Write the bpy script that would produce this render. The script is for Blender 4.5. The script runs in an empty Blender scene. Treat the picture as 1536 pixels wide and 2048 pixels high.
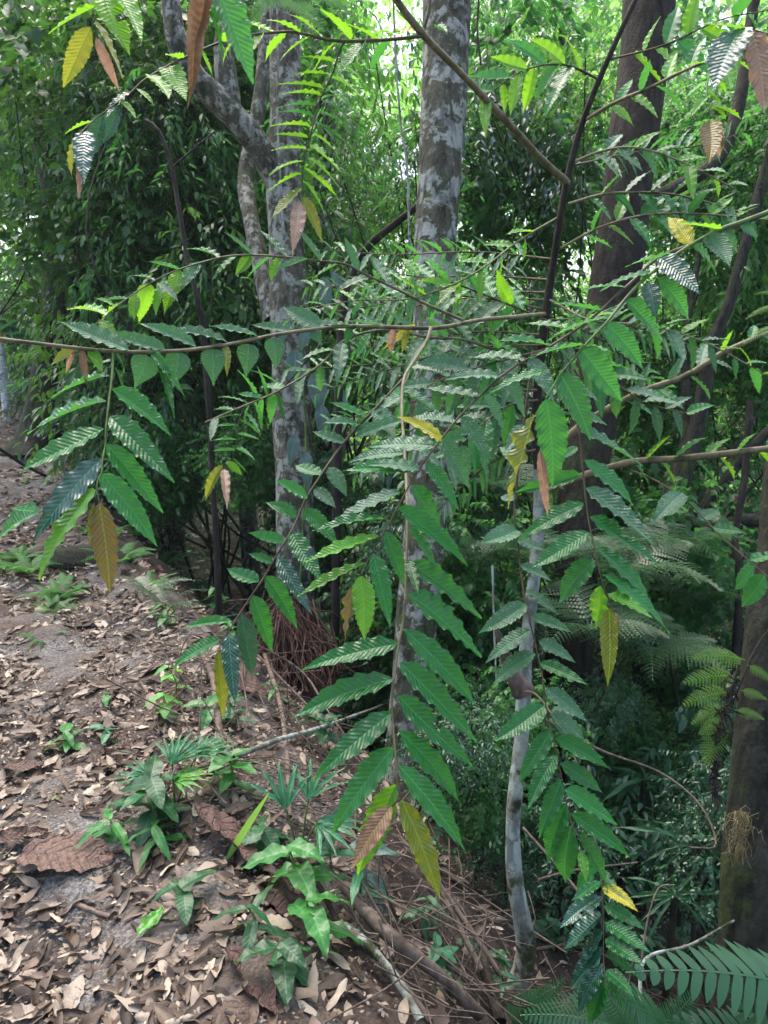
import bpy, math, random
import numpy as np
from mathutils import Vector, Matrix
R = math.radians
rng = random.Random(7)
nrng = np.random.default_rng(11)
sc = bpy.context.scene
col = sc.collection

# ---------------------------------------------------------------- camera
PITCH = R(12.0); F = 1518.0
CAM = np.array([0.0, 0.0, 1.6])
cd = bpy.data.cameras.new('camera'); cam = bpy.data.objects.new('camera', cd); col.objects.link(cam)
cd.sensor_fit = 'VERTICAL'; cd.sensor_height = 24; cd.lens = 24*F/2048
cd.clip_start = 0.05; cd.clip_end = 600
cam.location = CAM; cam.rotation_euler = (R(90)-PITCH, 0, 0)
sc.camera = cam
FWD = np.array([0, math.cos(PITCH), -math.sin(PITCH)])
UPC = np.array([0, math.sin(PITCH), math.cos(PITCH)])
RGT = np.array([1.0, 0, 0])
cd.dof.use_dof = True; cd.dof.focus_distance = 1.6; cd.dof.aperture_fstop = 11.0

# ---------------------------------------------------------------- sky, sun, exposure
SUN_EL, SUN_AZ = R(62), R(-25)
w = bpy.data.worlds.new('World'); sc.world = w; w.use_nodes = True
nt = w.node_tree; bgn = nt.nodes['Background']
sky = nt.nodes.new('ShaderNodeTexSky'); sky.sky_type = 'NISHITA'; sky.sun_disc = False
sky.sun_elevation = SUN_EL; sky.sun_rotation = SUN_AZ
sky.air_density = 1.0; sky.dust_density = 5.0; sky.ozone_density = 1.0
nt.links.new(sky.outputs[0], bgn.inputs[0]); bgn.inputs[1].default_value = 0.15
sd = bpy.data.lights.new('sun', 'SUN'); sd.energy = .9; sd.angle = R(60); sd.color = (1, .97, .92)
so = bpy.data.objects.new('sun', sd); col.objects.link(so)
sv = Vector((math.sin(SUN_AZ)*math.cos(SUN_EL), math.cos(SUN_AZ)*math.cos(SUN_EL), math.sin(SUN_EL)))
so.rotation_euler = sv.to_track_quat('Z', 'Y').to_euler(); so.location = (0, 0, 12)
sc.view_settings.view_transform = 'Standard'; sc.view_settings.look = 'None'
sc.view_settings.exposure = 1.85; sc.view_settings.gamma = 1
sc.render.engine = 'CYCLES'
sc.cycles.max_bounces = 6; sc.cycles.diffuse_bounces = 3; sc.cycles.glossy_bounces = 2
sc.cycles.transmission_bounces = 3; sc.cycles.transparent_max_bounces = 4
sc.cycles.use_denoising = True

# ---------------------------------------------------------------- helpers: space
def P(x, y, d):
    return CAM + d*(FWD + (x-768)/F*RGT - (y-1024)/F*UPC)

_xe = np.array([[-5, .3], [0, 0.1], [1.5, -.33], [2.2, -.5], [3, -.75], [4.3, -1.3], [6, -2.4], [11, -5.0], [20, -9.6], [40, -19]])
def xedge(y): return np.interp(y, _xe[:, 0], _xe[:, 1])
def sstep(a, b, x):
    t = np.clip((x-a)/(b-a), 0, 1); return t*t*(3-2*t)
def H(x, y):
    x = np.asarray(x, float); y = np.asarray(y, float)
    d = x - xedge(y)
    z = -1.65*sstep(-0.05, 2.4, d) - 0.05*np.clip(d-2.6, 0, 8)
    z = z + 0.05*np.exp(-((d+.0)/.25)**2)
    z = z + sstep(6, 24, x+0.55*y-2)*5.0 + sstep(1.5, 5, -d-1)*0.5*sstep(4, 9, y)
    z = z + 0.55*sstep(4.5, 13, y)*(1-sstep(0.0, 1.8, d))
    z = z + .025*np.sin(3.1*x+1.3*y)+.02*np.sin(5.3*y-2.1*x)+.012*np.sin(11*x+7*y)*np.cos(9*y-4*x)
    return z
def G(px, py, dmax=60):
    "the point where the ray through a pixel meets the ground"
    r = FWD + (px-768)/F*RGT - (py-1024)/F*UPC
    d = 0.5
    while d < dmax:
        p = CAM + d*r
        if p[2] < H(p[0], p[1]): return p
        d += 0.01 if d < 4 else 0.04
    return CAM + dmax*r
def depth_of(p): return float(np.dot(np.asarray(p)-CAM, FWD))

# ---------------------------------------------------------------- helpers: objects
def mesh_from(name, V, Fc, mat=None, uv=None, rnd=None, smooth=True):
    me = bpy.data.meshes.new(name)
    V = np.asarray(V, np.float32)
    if isinstance(Fc, np.ndarray):
        n, k = Fc.shape
        me.vertices.add(len(V)); me.vertices.foreach_set('co', V.ravel())
        me.loops.add(n*k); me.loops.foreach_set('vertex_index', Fc.astype(np.int32).ravel())
        me.polygons.add(n); me.polygons.foreach_set('loop_start', np.arange(0, n*k, k, dtype=np.int32))
        me.update(calc_edges=True)
    else:
        me.from_pydata([tuple(v) for v in V], [], Fc)
    if smooth: me.polygons.foreach_set('use_smooth', np.ones(len(me.polygons), bool))
    if uv is not None:
        ul = me.uv_layers.new(name='UVMap')
        li = np.zeros(len(me.loops), np.int32); me.loops.foreach_get('vertex_index', li)
        ul.data.foreach_set('uv', np.asarray(uv, np.float32)[li].ravel())
    if rnd is not None:
        a = me.attributes.new('rnd', 'FLOAT', 'POINT'); a.data.foreach_set('value', np.asarray(rnd, np.float32))
    if mat: me.materials.append(mat)
    return me
def tag(o, label=None, cat=None, group=None, kind=None):
    if label: o['label'] = label
    if cat: o['category'] = cat
    if group: o['group'] = group
    if kind: o['kind'] = kind
    return o
def link(name, me, parent=None, loc=None):
    o = bpy.data.objects.new(name, me); col.objects.link(o)
    if parent: o.parent = parent
    if loc is not None: o.location = loc
    return o
def empty(name, loc, label, cat, group=None):
    o = bpy.data.objects.new(name, None); col.objects.link(o); o.location = loc; o.empty_display_size = .1
    return tag(o, label, cat, group)

def spline(pts, n):
    "Catmull-Rom through points (any dimension)"
    p = np.asarray(pts, float)
    if len(p) == 2: return p[0]+(p[1]-p[0])*np.linspace(0, 1, n)[:, None]
    q = np.vstack([2*p[0]-p[1], p, 2*p[-1]-p[-2]])
    seg = np.linalg.norm(np.diff(p, axis=0), axis=1); cum = np.r_[0, np.cumsum(seg)]
    out = []
    for s in np.linspace(0, cum[-1], n):
        i = min(np.searchsorted(cum, s, 'right')-1, len(p)-2); t = (s-cum[i])/max(seg[i], 1e-9)
        a, b, c, d = q[i], q[i+1], q[i+2], q[i+3]
        out.append(.5*((2*b)+(-a+c)*t+(2*a-5*b+4*c-d)*t*t+(-a+3*b-3*c+d)*t**3))
    return np.array(out)
def tube(path, rad, sides=8, bump=0.0, seed=0, flare=None):
    "vertices, quads and uvs of a tube along a path"
    path = np.asarray(path, float); n = len(path)
    rad = np.interp(np.linspace(0, 1, n), np.linspace(0, 1, len(rad)), rad)
    T = np.gradient(path, axis=0); T /= np.linalg.norm(T, axis=1)[:, None]+1e-9
    ref = np.array([0.31, 0.95, .05]) if abs(T[0][2]) > .5 else np.array([0, 0, 1.0])
    V = []; UV = []; r_ = np.random.default_rng(seed)
    ph = r_.uniform(0, 6.28, 6)
    for i in range(n):
        a = np.cross(T[i], ref); a /= np.linalg.norm(a)+1e-9; b = np.cross(T[i], a)
        th = np.linspace(0, 2*np.pi, sides, endpoint=False)
        s = i/(n-1)
        rr = rad[i]*(1+bump*(np.sin(3*th+ph[0]+s*9)*.5+np.sin(2*th+ph[1]-s*14)*.6+np.sin(5*th+ph[2]+s*31)*.35+np.sin(s*47+ph[3])*.4))
        if flare and s < flare[0]: rr = rr*(1+flare[1]*(1-s/flare[0])**2*(1+.6*np.sin(4*th+ph[4])))
        V.append(path[i]+np.outer(np.cos(th)*rr, a)+np.outer(np.sin(th)*rr, b))
        UV.append(np.c_[th/6.283, np.full(sides, s)])
    V = np.vstack(V); UV = np.vstack(UV)
    idx = np.arange(n*sides).reshape(n, sides)
    A = idx[:-1]; B = np.roll(A, -1, 1); C = np.roll(idx[1:], -1, 1); D = idx[1:]
    Fq = np.stack([A, B, C, D], -1).reshape(-1, 4)
    return V, Fq, UV
class Acc:
    "collects quads into one mesh"
    def __init__(s): s.V = []; s.F = []; s.U = []; s.Rn = []; s.n = 0
    def add(s, V, Fq, UV, r=0.5):
        s.V.append(V); s.F.append(Fq+s.n); s.U.append(UV); s.Rn.append(np.full(len(V), r) if np.isscalar(r) else r); s.n += len(V)
    def mesh(s, name, mat): return mesh_from(name, np.vstack(s.V), np.vstack(s.F), mat, np.vstack(s.U), np.concatenate(s.Rn))

# ---------------------------------------------------------------- materials
def new_mat(name):
    m = bpy.data.materials.new(name); m.use_nodes = True
    t = m.node_tree; t.nodes.clear()
    return m, t, t.nodes, t.links
def nd(t, kind, **kw):
    n = t.nodes.new('ShaderNode'+kind)
    for k, v in kw.items():
        if k.startswith('i_'): n.inputs[int(k[2:])].default_value = v
        else: setattr(n, k, v)
    return n
def math_(t, op, a, b=None, c=None):
    n = t.nodes.new('ShaderNodeMath'); n.operation = op
    for i, v in enumerate((a, b, c)):
        if v is None: continue
        if hasattr(v, 'is_linked'): t.links.new(v, n.inputs[i])
        else: n.inputs[i].default_value = v
    return n.outputs[0]
def mixc(t, fac, a, b, blend='MIX'):
    n = t.nodes.new('ShaderNodeMix'); n.data_type = 'RGBA'; n.blend_type = blend
    for s, v in ((n.inputs[0], fac), (n.inputs[6], a), (n.inputs[7], b)):
        if hasattr(v, 'is_linked'): t.links.new(v, s)
        elif isinstance(v, (int, float)): s.default_value = v
        else: s.default_value = (*v, 1)
    return n.outputs[2]
def ramp(t, fac, stops, interp='LINEAR'):
    n = t.nodes.new('ShaderNodeValToRGB'); n.color_ramp.interpolation = interp
    e = n.color_ramp.elements
    while len(e) < len(stops): e.new(0.5)
    for i, (p, c) in enumerate(stops):
        e[i].position = p; e[i].color = (*c, 1) if not isinstance(c, (int, float)) else (c, c, c, 1)
    t.links.new(fac, n.inputs[0]); return n.outputs[0]

def leaf_shader(t, colr, back, rough, trans, transcol, normal=None, spec=.5):
    L = t.links
    geo = nd(t, 'NewGeometry')
    bc = colr if hasattr(back, 'is_linked') else mixc(t, geo.outputs['Backfacing'], colr, back)
    p = nd(t, 'BsdfPrincipled'); L.new(bc, p.inputs['Base Color'])
    if hasattr(rough, 'is_linked'): L.new(rough, p.inputs['Roughness'])
    else: p.inputs['Roughness'].default_value = rough
    p.inputs['Specular IOR Level'].default_value = spec
    tr = nd(t, 'BsdfTranslucent'); L.new(transcol, tr.inputs[0])
    if normal: L.new(normal, p.inputs['Normal']); L.new(normal, tr.inputs['Normal'])
    mx = nd(t, 'MixShader'); mx.inputs[0].default_value = trans
    L.new(p.outputs[0], mx.inputs[1]); L.new(tr.outputs[0], mx.inputs[2])
    o = nd(t, 'OutputMaterial'); L.new(mx.outputs[0], o.inputs[0])

def hero_leaf(name, c, back, tcol, rough=.3, trans=.3, dust=0.0, vein=None, blotch=None, spec=.5, nv=17.0, bump=.42):
    "serrated leaf: midrib and side veins from uv, per-leaf tone from object random"
    m, t, N, L = new_mat(name)
    uv = nd(t, 'UVMap'); sp = nd(t, 'SeparateXYZ'); L.new(uv.outputs[0], sp.inputs[0])
    u, v = sp.outputs[0], sp.outputs[1]
    av = math_(t, 'ABSOLUTE', math_(t, 'SUBTRACT', v, .5))
    wv = math_(t, 'FRACT', math_(t, 'SUBTRACT', math_(t, 'MULTIPLY', u, nv), math_(t, 'MULTIPLY', av, nv/3)))
    dist = math_(t, 'ABSOLUTE', math_(t, 'SUBTRACT', wv, .5))
    side = math_(t, 'LESS_THAN', dist, .06)
    mid = math_(t, 'LESS_THAN', av, .028)
    oi = nd(t, 'ObjectInfo')
    nz = nd(t, 'TexNoise'); nz.inputs['Scale'].default_value = 5; nz.inputs['Detail'].default_value = 4
    vv = nd(t, 'VectorMath', operation='ADD'); L.new(uv.outputs[0], vv.inputs[0])
    cmb = nd(t, 'CombineXYZ'); L.new(math_(t, 'MULTIPLY', oi.outputs['Random'], 40.0), cmb.inputs[2]); L.new(cmb.outputs[0], vv.inputs[1])
    L.new(vv.outputs[0], nz.inputs['Vector'])
    tone = math_(t, 'ADD', math_(t, 'MULTIPLY', oi.outputs['Random'], .5), math_(t, 'MULTIPLY', nz.outputs[0], .9))
    k = math_(t, 'ADD', .3, tone)
    kc = nd(t, 'CombineColor'); [L.new(k, kc.inputs[i]) for i in range(3)]
    base = mixc(t, 1.0, c, kc.outputs[0], 'MULTIPLY')
    if blotch:
        n2 = nd(t, 'TexNoise'); n2.inputs['Scale'].default_value = 3.5; n2.inputs['Detail'].default_value = 5; L.new(vv.outputs[0], n2.inputs['Vector'])
        base = mixc(t, ramp(t, n2.outputs[0], [(.46, 0), (.66, .85)]), base, blotch)
    n6 = nd(t, 'TexNoise'); n6.inputs['Scale'].default_value = 11; n6.inputs['Detail'].default_value = 3; L.new(vv.outputs[0], n6.inputs['Vector'])
    base = mixc(t, ramp(t, n6.outputs[0], [(.69, 0), (.73, .9)]), base, (.13, .085, .03))
    edge = math_(t, 'MULTIPLY', math_(t, 'GREATER_THAN', math_(t, 'ADD', math_(t, 'MULTIPLY', u, .35), math_(t, 'MULTIPLY', nz.outputs[0], .9)), .86), .55)
    base = mixc(t, edge, base, (.13, .13, .03))
    vc = vein or tuple(min(1, x*1.9+.015) for x in c)
    base = mixc(t, math_(t, 'MULTIPLY', side, .55), base, tuple(x*.45 for x in c))  # side veins, darkened in the colour as shade in the creases
    base = mixc(t, math_(t, 'MULTIPLY', mid, .8), base, vc)
    rough_s = math_(t, 'ADD', rough-.06, math_(t, 'MULTIPLY', nz.outputs[0], .16))
    if dust > 0:
        vo = nd(t, 'TexVoronoi'); vo.inputs['Scale'].default_value = 20
        mp = nd(t, 'Mapping'); mp.inputs['Scale'].default_value = (1.6, .55, 1); L.new(vv.outputs[0], mp.inputs[0]); L.new(mp.outputs[0], vo.inputs['Vector'])
        vs = nd(t, 'SeparateColor'); L.new(vo.outputs['Color'], vs.inputs[0])
        spot = math_(t, 'LESS_THAN', vo.outputs['Distance'], math_(t, 'MULTIPLY', math_(t, 'POWER', vs.outputs[0], 2.0), .34))
        base = mixc(t, math_(t, 'MULTIPLY', spot, min(1, dust)), base, (.5, .55, .5))
        base = mixc(t, dust*.22, base, (.22, .28, .25))
    hgt = math_(t, 'ADD', math_(t, 'MULTIPLY', dist, 1.4), math_(t, 'MULTIPLY', nz.outputs[0], .5))
    hgt = math_(t, 'ADD', hgt, math_(t, 'MULTIPLY', math_(t, 'MINIMUM', math_(t, 'MULTIPLY', av, 12.0), 1.0), .8))
    bp = nd(t, 'Bump'); bp.inputs['Strength'].default_value = bump; bp.inputs['Distance'].default_value = .003; L.new(hgt, bp.inputs['Height'])
    tc = mixc(t, math_(t, 'MULTIPLY', side, .5), tcol, tuple(x*.6 for x in tcol))
    leaf_shader(t, base, back, rough_s, trans, tc, bp.outputs[0], spec)
    return m

def mass_leaf(name, stops, tstops, rough=.4, trans=.35, spec=.4, wrap=False):
    "leaf of plants further off: tone per leaf from the 'rnd' attribute and per plant"
    m, t, N, L = new_mat(name)
    at = nd(t, 'Attribute', attribute_name='rnd'); oi = nd(t, 'ObjectInfo')
    f = math_(t, 'FRACT', math_(t, 'ADD', at.outputs['Fac'], math_(t, 'MULTIPLY', oi.outputs['Random'], .0)))
    if wrap:
        f2 = math_(t, 'FRACT', math_(t, 'ADD', at.outputs['Fac'], math_(t, 'MULTIPLY', oi.outputs['Random'], 7.0)))
        tc = nd(t, 'TexCoord'); nz = nd(t, 'TexNoise'); nz.inputs['Scale'].default_value = 30; nz.inputs['Detail'].default_value = 5; L.new(tc.outputs['Generated'] if 0 else tc.outputs['Object'], nz.inputs['Vector'])
        cc = mixc(t, 1.0, ramp(t, f2, stops), ramp(t, nz.outputs[0], [(.3, .6), (.65, 1.0)]), 'MULTIPLY')
        leaf_shader(t, cc, cc, rough, trans, ramp(t, f2, tstops), spec=spec); return m
    f2 = math_(t, 'ADD', math_(t, 'MULTIPLY', f, .75), math_(t, 'MULTIPLY', oi.outputs['Random'], .25))
    leaf_shader(t, ramp(t, f2, stops), (.07, .12, .055), rough, trans, ramp(t, f2, tstops), spec=spec)
    return m

LM = {
 'deep': hero_leaf('leaf_deep_green', (.008, .105, .022), (.06, .17, .05), (.10, .46, .04), rough=.3, spec=.5, trans=.28),
 'mid': hero_leaf('leaf_mid_green', (.017, .14, .03), (.07, .19, .07), (.12, .48, .06), rough=.32, spec=.45, trans=.3),
 'dusty': hero_leaf('leaf_dusty_green', (.02, .105, .04), (.06, .15, .07), (.12, .38, .07), rough=.42, trans=.28, dust=.7, spec=.4),
 'light': hero_leaf('leaf_light_green', (.06, .24, .02), (.11, .27, .05), (.3, .65, .03), rough=.34, trans=.4, vein=(.14, .34, .05)),
 'olive': hero_leaf('leaf_olive_yellow', (.12, .15, .015), (.14, .15, .05), (.36, .4, .04), rough=.34, trans=.35, vein=(.22, .4, .03), blotch=(.09, .16, .015)),
 'amber': hero_leaf('leaf_amber', (.17, .125, .028), (.17, .125, .06), (.34, .27, .05), rough=.3, trans=.3, vein=(.26, .34, .05), blotch=(.24, .11, .045)),
 'copper': hero_leaf('leaf_copper', (.27, .15, .08), (.26, .17, .11), (.32, .19, .1), rough=.42, trans=.25, vein=(.32, .3, .07), blotch=(.17, .09, .05)),
 'pink': hero_leaf('leaf_pink_brown', (.27, .17, .125), (.27, .18, .14), (.5, .3, .18), rough=.4, trans=.3, vein=(.36, .3, .16), blotch=(.2, .14, .1)),
 'yellow': hero_leaf('leaf_yellow', (.42, .38, .03), (.4, .4, .08), (.8, .7, .05), rough=.4, trans=.3, vein=(.5, .5, .04), blotch=(.06, .12, .02)),
 'blue': hero_leaf('leaf_blue_sheen', (.02, .085, .05), (.06, .14, .1), (.08, .26, .1), rough=.24, trans=.15, spec=.8),
}
MG = {
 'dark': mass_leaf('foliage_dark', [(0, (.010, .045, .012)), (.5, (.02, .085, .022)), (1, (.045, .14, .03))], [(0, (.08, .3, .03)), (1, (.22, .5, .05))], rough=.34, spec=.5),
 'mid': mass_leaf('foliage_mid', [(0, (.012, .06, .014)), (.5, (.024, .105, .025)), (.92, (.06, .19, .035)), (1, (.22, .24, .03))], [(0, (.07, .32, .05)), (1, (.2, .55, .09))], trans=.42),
 'bright': mass_leaf('foliage_sunlit', [(0, (.03, .12, .015)), (.6, (.045, .19, .035)), (1, (.1, .28, .06))], [(0, (.2, .62, .09)), (1, (.5, .85, .2))], trans=.55),  # lighter greens put the far sunlight into the leaf colour
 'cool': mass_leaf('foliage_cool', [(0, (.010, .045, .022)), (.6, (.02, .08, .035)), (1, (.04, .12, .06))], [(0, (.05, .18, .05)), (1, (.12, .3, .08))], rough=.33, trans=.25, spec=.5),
 'fern': mass_leaf('fern_green', [(0, (.022, .11, .02)), (1, (.045, .18, .035))], [(0, (.12, .4, .05)), (1, (.22, .5, .07))], rough=.5, trans=.4, spec=.3),
 'ferncool': mass_leaf('fern_cool', [(0, (.011, .06, .024)), (1, (.022, .1, .038))], [(0, (.08, .22, .08)), (1, (.14, .3, .1))], rough=.38, trans=.3, spec=.5),
 'fernlime': mass_leaf('fern_lime', [(0, (.08, .24, .012)), (1, (.13, .32, .02))], [(0, (.4, .75, .03)), (1, (.5, .8, .05))], rough=.5, trans=.5, spec=.3),
 'grey': mass_leaf('foliage_greyblue', [(0, (.05, .085, .08)), (1, (.1, .15, .15))], [(0, (.08, .16, .1)), (1, (.1, .2, .14))], rough=.4, trans=.15, spec=.5),
}
DEAD = mass_leaf('dead_leaf', [(0, (.03, .02, .014)), (.25, (.07, .046, .032)), (.45, (.145, .103, .075)), (.7, (.235, .178, .135)), (.88, (.35, .285, .22)), (1, (.44, .38, .29))],
                 [(0, (.1, .06, .03)), (1, (.3, .2, .1))], rough=.6, trans=.08, spec=.35, wrap=True)

def bark(name, stops, scale=(6, 6, 2.2), lichen=None, lsc=3.0, thr=.52, moss=None, bumpd=.02, rough=.85, fine=60):
    m, t, N, L = new_mat(name)
    tc = nd(t, 'TexCoord'); mp = nd(t, 'Mapping'); mp.inputs['Scale'].default_value = scale; L.new(tc.outputs['Object'], mp.inputs[0])
    n1 = nd(t, 'TexNoise'); n1.inputs['Scale'].default_value = 3; n1.inputs['Detail'].default_value = 9; n1.inputs['Roughness'].default_value = .65; L.new(mp.outputs[0], n1.inputs['Vector'])
    c = ramp(t, n1.outputs[0], stops)
    n2 = nd(t, 'TexNoise'); n2.inputs['Scale'].default_value = lsc; n2.inputs['Detail'].default_value = 10; n2.inputs['Roughness'].default_value = .72; n2.inputs['Distortion'].default_value = .4; L.new(tc.outputs['Object'], n2.inputs['Vector'])
    n3 = nd(t, 'TexNoise'); n3.inputs['Scale'].default_value = fine; n3.inputs['Detail'].default_value = 4; L.new(tc.outputs['Object'], n3.inputs['Vector'])
    if lichen:
        c = mixc(t, ramp(t, n2.outputs[0], [(thr, 0), (thr+.035, 1)]), c, mixc(t, ramp(t, n3.outputs[0], [(.35, 0), (.65, 1)]), lichen, tuple(x*.6 for x in lichen)))
    if moss:
        n4 = nd(t, 'TexNoise'); n4.inputs['Scale'].default_value = lsc*.8; n4.inputs['Detail'].default_value = 8; n4.inputs['Roughness'].default_value = .7
        m2 = nd(t, 'Mapping'); m2.inputs['Location'].default_value = (3, 7, 1); L.new(tc.outputs['Object'], m2.inputs[0]); L.new(m2.outputs[0], n4.inputs['Vector'])
        c = mixc(t, ramp(t, n4.outputs[0], [(.54, 0), (.6, 1)]), c, moss)
    c = mixc(t, 1.0, c, ramp(t, n3.outputs[0], [(.3, .6), (.7, 1)]), 'MULTIPLY')
    mv = nd(t, 'Mapping'); mv.inputs['Scale'].default_value = (fine*.35, fine*.35, fine*.07); L.new(tc.outputs['Object'], mv.inputs[0])
    n5 = nd(t, 'TexNoise'); n5.inputs['Scale'].default_value = 1; n5.inputs['Detail'].default_value = 6; L.new(mv.outputs[0], n5.inputs['Vector'])
    c = mixc(t, 1.0, c, ramp(t, n5.outputs[0], [(.38, .45), (.5, 1)]), 'MULTIPLY')
    hh = math_(t, 'ADD', math_(t, 'ADD', n1.outputs[0], math_(t, 'MULTIPLY', n5.outputs[0], .5)), math_(t, 'MULTIPLY', n3.outputs[0], .35))
    hh = math_(t, 'ADD', hh, math_(t, 'MULTIPLY', ramp(t, n2.outputs[0], [(thr, 0), (thr+.03, 1)]), .12))
    bp = nd(t, 'Bump'); bp.inputs['Strength'].default_value = .8; bp.inputs['Distance'].default_value = bumpd; L.new(hh, bp.inputs['Height'])
    p = nd(t, 'BsdfPrincipled'); L.new(c, p.inputs['Base Color']); p.inputs['Roughness'].default_value = rough; p.inputs['Specular IOR Level'].default_value = .25
    L.new(bp.outputs[0], p.inputs['Normal']); o = nd(t, 'OutputMaterial'); L.new(p.outputs[0], o.inputs[0])
    return m
BK = {
 'mottled': bark('bark_mottled', [(.3, (.038, .038, .022)), (.5, (.08, .08, .05)), (.7, (.15, .145, .1))], lichen=(.42, .45, .39), lsc=6.5, thr=.5, moss=(.06, .08, .035)),
 'palem': bark('bark_pale_mottled', [(.3, (.045, .042, .026)), (.5, (.11, .105, .072)), (.7, (.21, .2, .15))], lichen=(.42, .44, .37), lsc=9.0, thr=.49, moss=(.075, .085, .05)),
 'dark': bark('bark_dark', [(.3, (.018, .014, .009)), (.5, (.036, .029, .02)), (.75, (.075, .06, .043))], moss=(.045, .055, .025), lsc=3.0, bumpd=.03),
 'mossy': bark('bark_mossy', [(.3, (.02, .02, .014)), (.6, (.05, .05, .035)), (.8, (.09, .09, .07))], moss=(.05, .07, .02), lsc=5.0),
 'pale': bark('bark_sapling', [(.3, (.15, .14, .1)), (.5, (.28, .29, .24)), (.75, (.42, .46, .41))], scale=(5, 5, 1.5), lichen=(.45, .52, .46), lsc=9.0, thr=.5, moss=(.055, .065, .025), bumpd=.006),
 'stem': bark('twig_brown', [(.3, (.07, .05, .03)), (.6, (.13, .10, .055)), (.8, (.2, .17, .09))], bumpd=.001, rough=.6),
 'tan': bark('branch_tan', [(.3, (.14, .12, .065)), (.6, (.22, .19, .11)), (.8, (.3, .27, .17))], bumpd=.002, rough=.6),
 'green': bark('twig_green', [(.3, (.09, .16, .03)), (.6, (.13, .22, .05)), (.8, (.17, .26, .07))], bumpd=.0005, rough=.5),
 'darkstem': bark('stem_dark', [(.3, (.02, .016, .012)), (.6, (.045, .035, .028)), (.8, (.08, .065, .05))], bumpd=.004, rough=.8),
 'root': bark('root_grey_brown', [(.3, (.10, .075, .055)), (.6, (.2, .15, .12)), (.8, (.3, .24, .2))], bumpd=.005, rough=.8),
}
# ---------------------------------------------------------------- ground
def ground_mat():
    m, t, N, L = new_mat('soil_and_gravel')
    tc = nd(t, 'TexCoord')
    def noise(s, d=6, r=.6):
        n = nd(t, 'TexNoise'); n.inputs['Scale'].default_value = s; n.inputs['Detail'].default_value = d; n.inputs['Roughness'].default_value = r; L.new(tc.outputs['Object'], n.inputs['Vector']); return n.outputs[0]
    a, b, c = noise(1.6), noise(14, 8, .7), noise(90, 4)
    base = ramp(t, b, [(.3, (.028, .018, .014)), (.5, (.065, .043, .032)), (.7, (.13, .09, .068))])
    sp = nd(t, 'SeparateXYZ'); L.new(tc.outputs['Object'], sp.inputs[0])
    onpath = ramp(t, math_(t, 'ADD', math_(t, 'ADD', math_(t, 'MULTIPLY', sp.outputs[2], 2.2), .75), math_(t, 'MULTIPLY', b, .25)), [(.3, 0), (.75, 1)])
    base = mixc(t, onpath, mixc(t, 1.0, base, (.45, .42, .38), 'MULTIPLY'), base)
    base = mixc(t, math_(t, 'MULTIPLY', onpath, ramp(t, a, [(.45, 0), (.6, 1)])), base, ramp(t, c, [(.35, (.05, .045, .04)), (.5, (.12, .11, .1)), (.68, (.26, .25, .24))]))
    v = nd(t, 'TexVoronoi'); v.inputs['Scale'].default_value = 60; L.new(tc.outputs['Object'], v.inputs['Vector'])
    bp = nd(t, 'Bump'); bp.inputs['Strength'].default_value = 1; bp.inputs['Distance'].default_value = .012
    L.new(math_(t, 'ADD', math_(t, 'ADD', b, c), math_(t, 'MULTIPLY', v.outputs['Distance'], -.6)), bp.inputs['Height'])
    p = nd(t, 'BsdfPrincipled'); L.new(base, p.inputs['Base Color']); p.inputs['Roughness'].default_value = .9; L.new(bp.outputs[0], p.inputs['Normal'])
    o = nd(t, 'OutputMaterial'); L.new(p.outputs[0], o.inputs[0]); return m
def gridax(lo, hi, fine_lo, fine_hi, fine, coarse_n):
    return np.r_[np.linspace(lo, fine_lo, coarse_n, endpoint=False), np.arange(fine_lo, fine_hi, fine), np.linspace(fine_hi, hi, coarse_n)]
gx = gridax(-150, 150, -6, 6, .06, 40); gy = gridax(-60, 250, 0, 12, .06, 40)
X, Y = np.meshgrid(gx, gy)
Z = H(X, Y)
nz_ = np.zeros_like(Z)
for k_, a_ in ((7, .012), (17, .008), (31, .005)):
    for q in range(3):
        an = nrng.uniform(0, 6.28); nz_ += a_*np.sin(k_*(X*np.cos(an)+Y*np.sin(an))+nrng.uniform(0, 6))
Z += nz_*(np.abs(X) < 6)*(Y > 0)*(Y < 12)
idx = np.arange(X.size).reshape(X.shape)
Fq = np.stack([idx[:-1, :-1], idx[:-1, 1:], idx[1:, 1:], idx[1:, :-1]], -1).reshape(-1, 4)
g = link('ground', mesh_from('ground', np.c_[X.ravel(), Y.ravel(), Z.ravel()], Fq, ground_mat())); tag(g, kind='structure')

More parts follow.
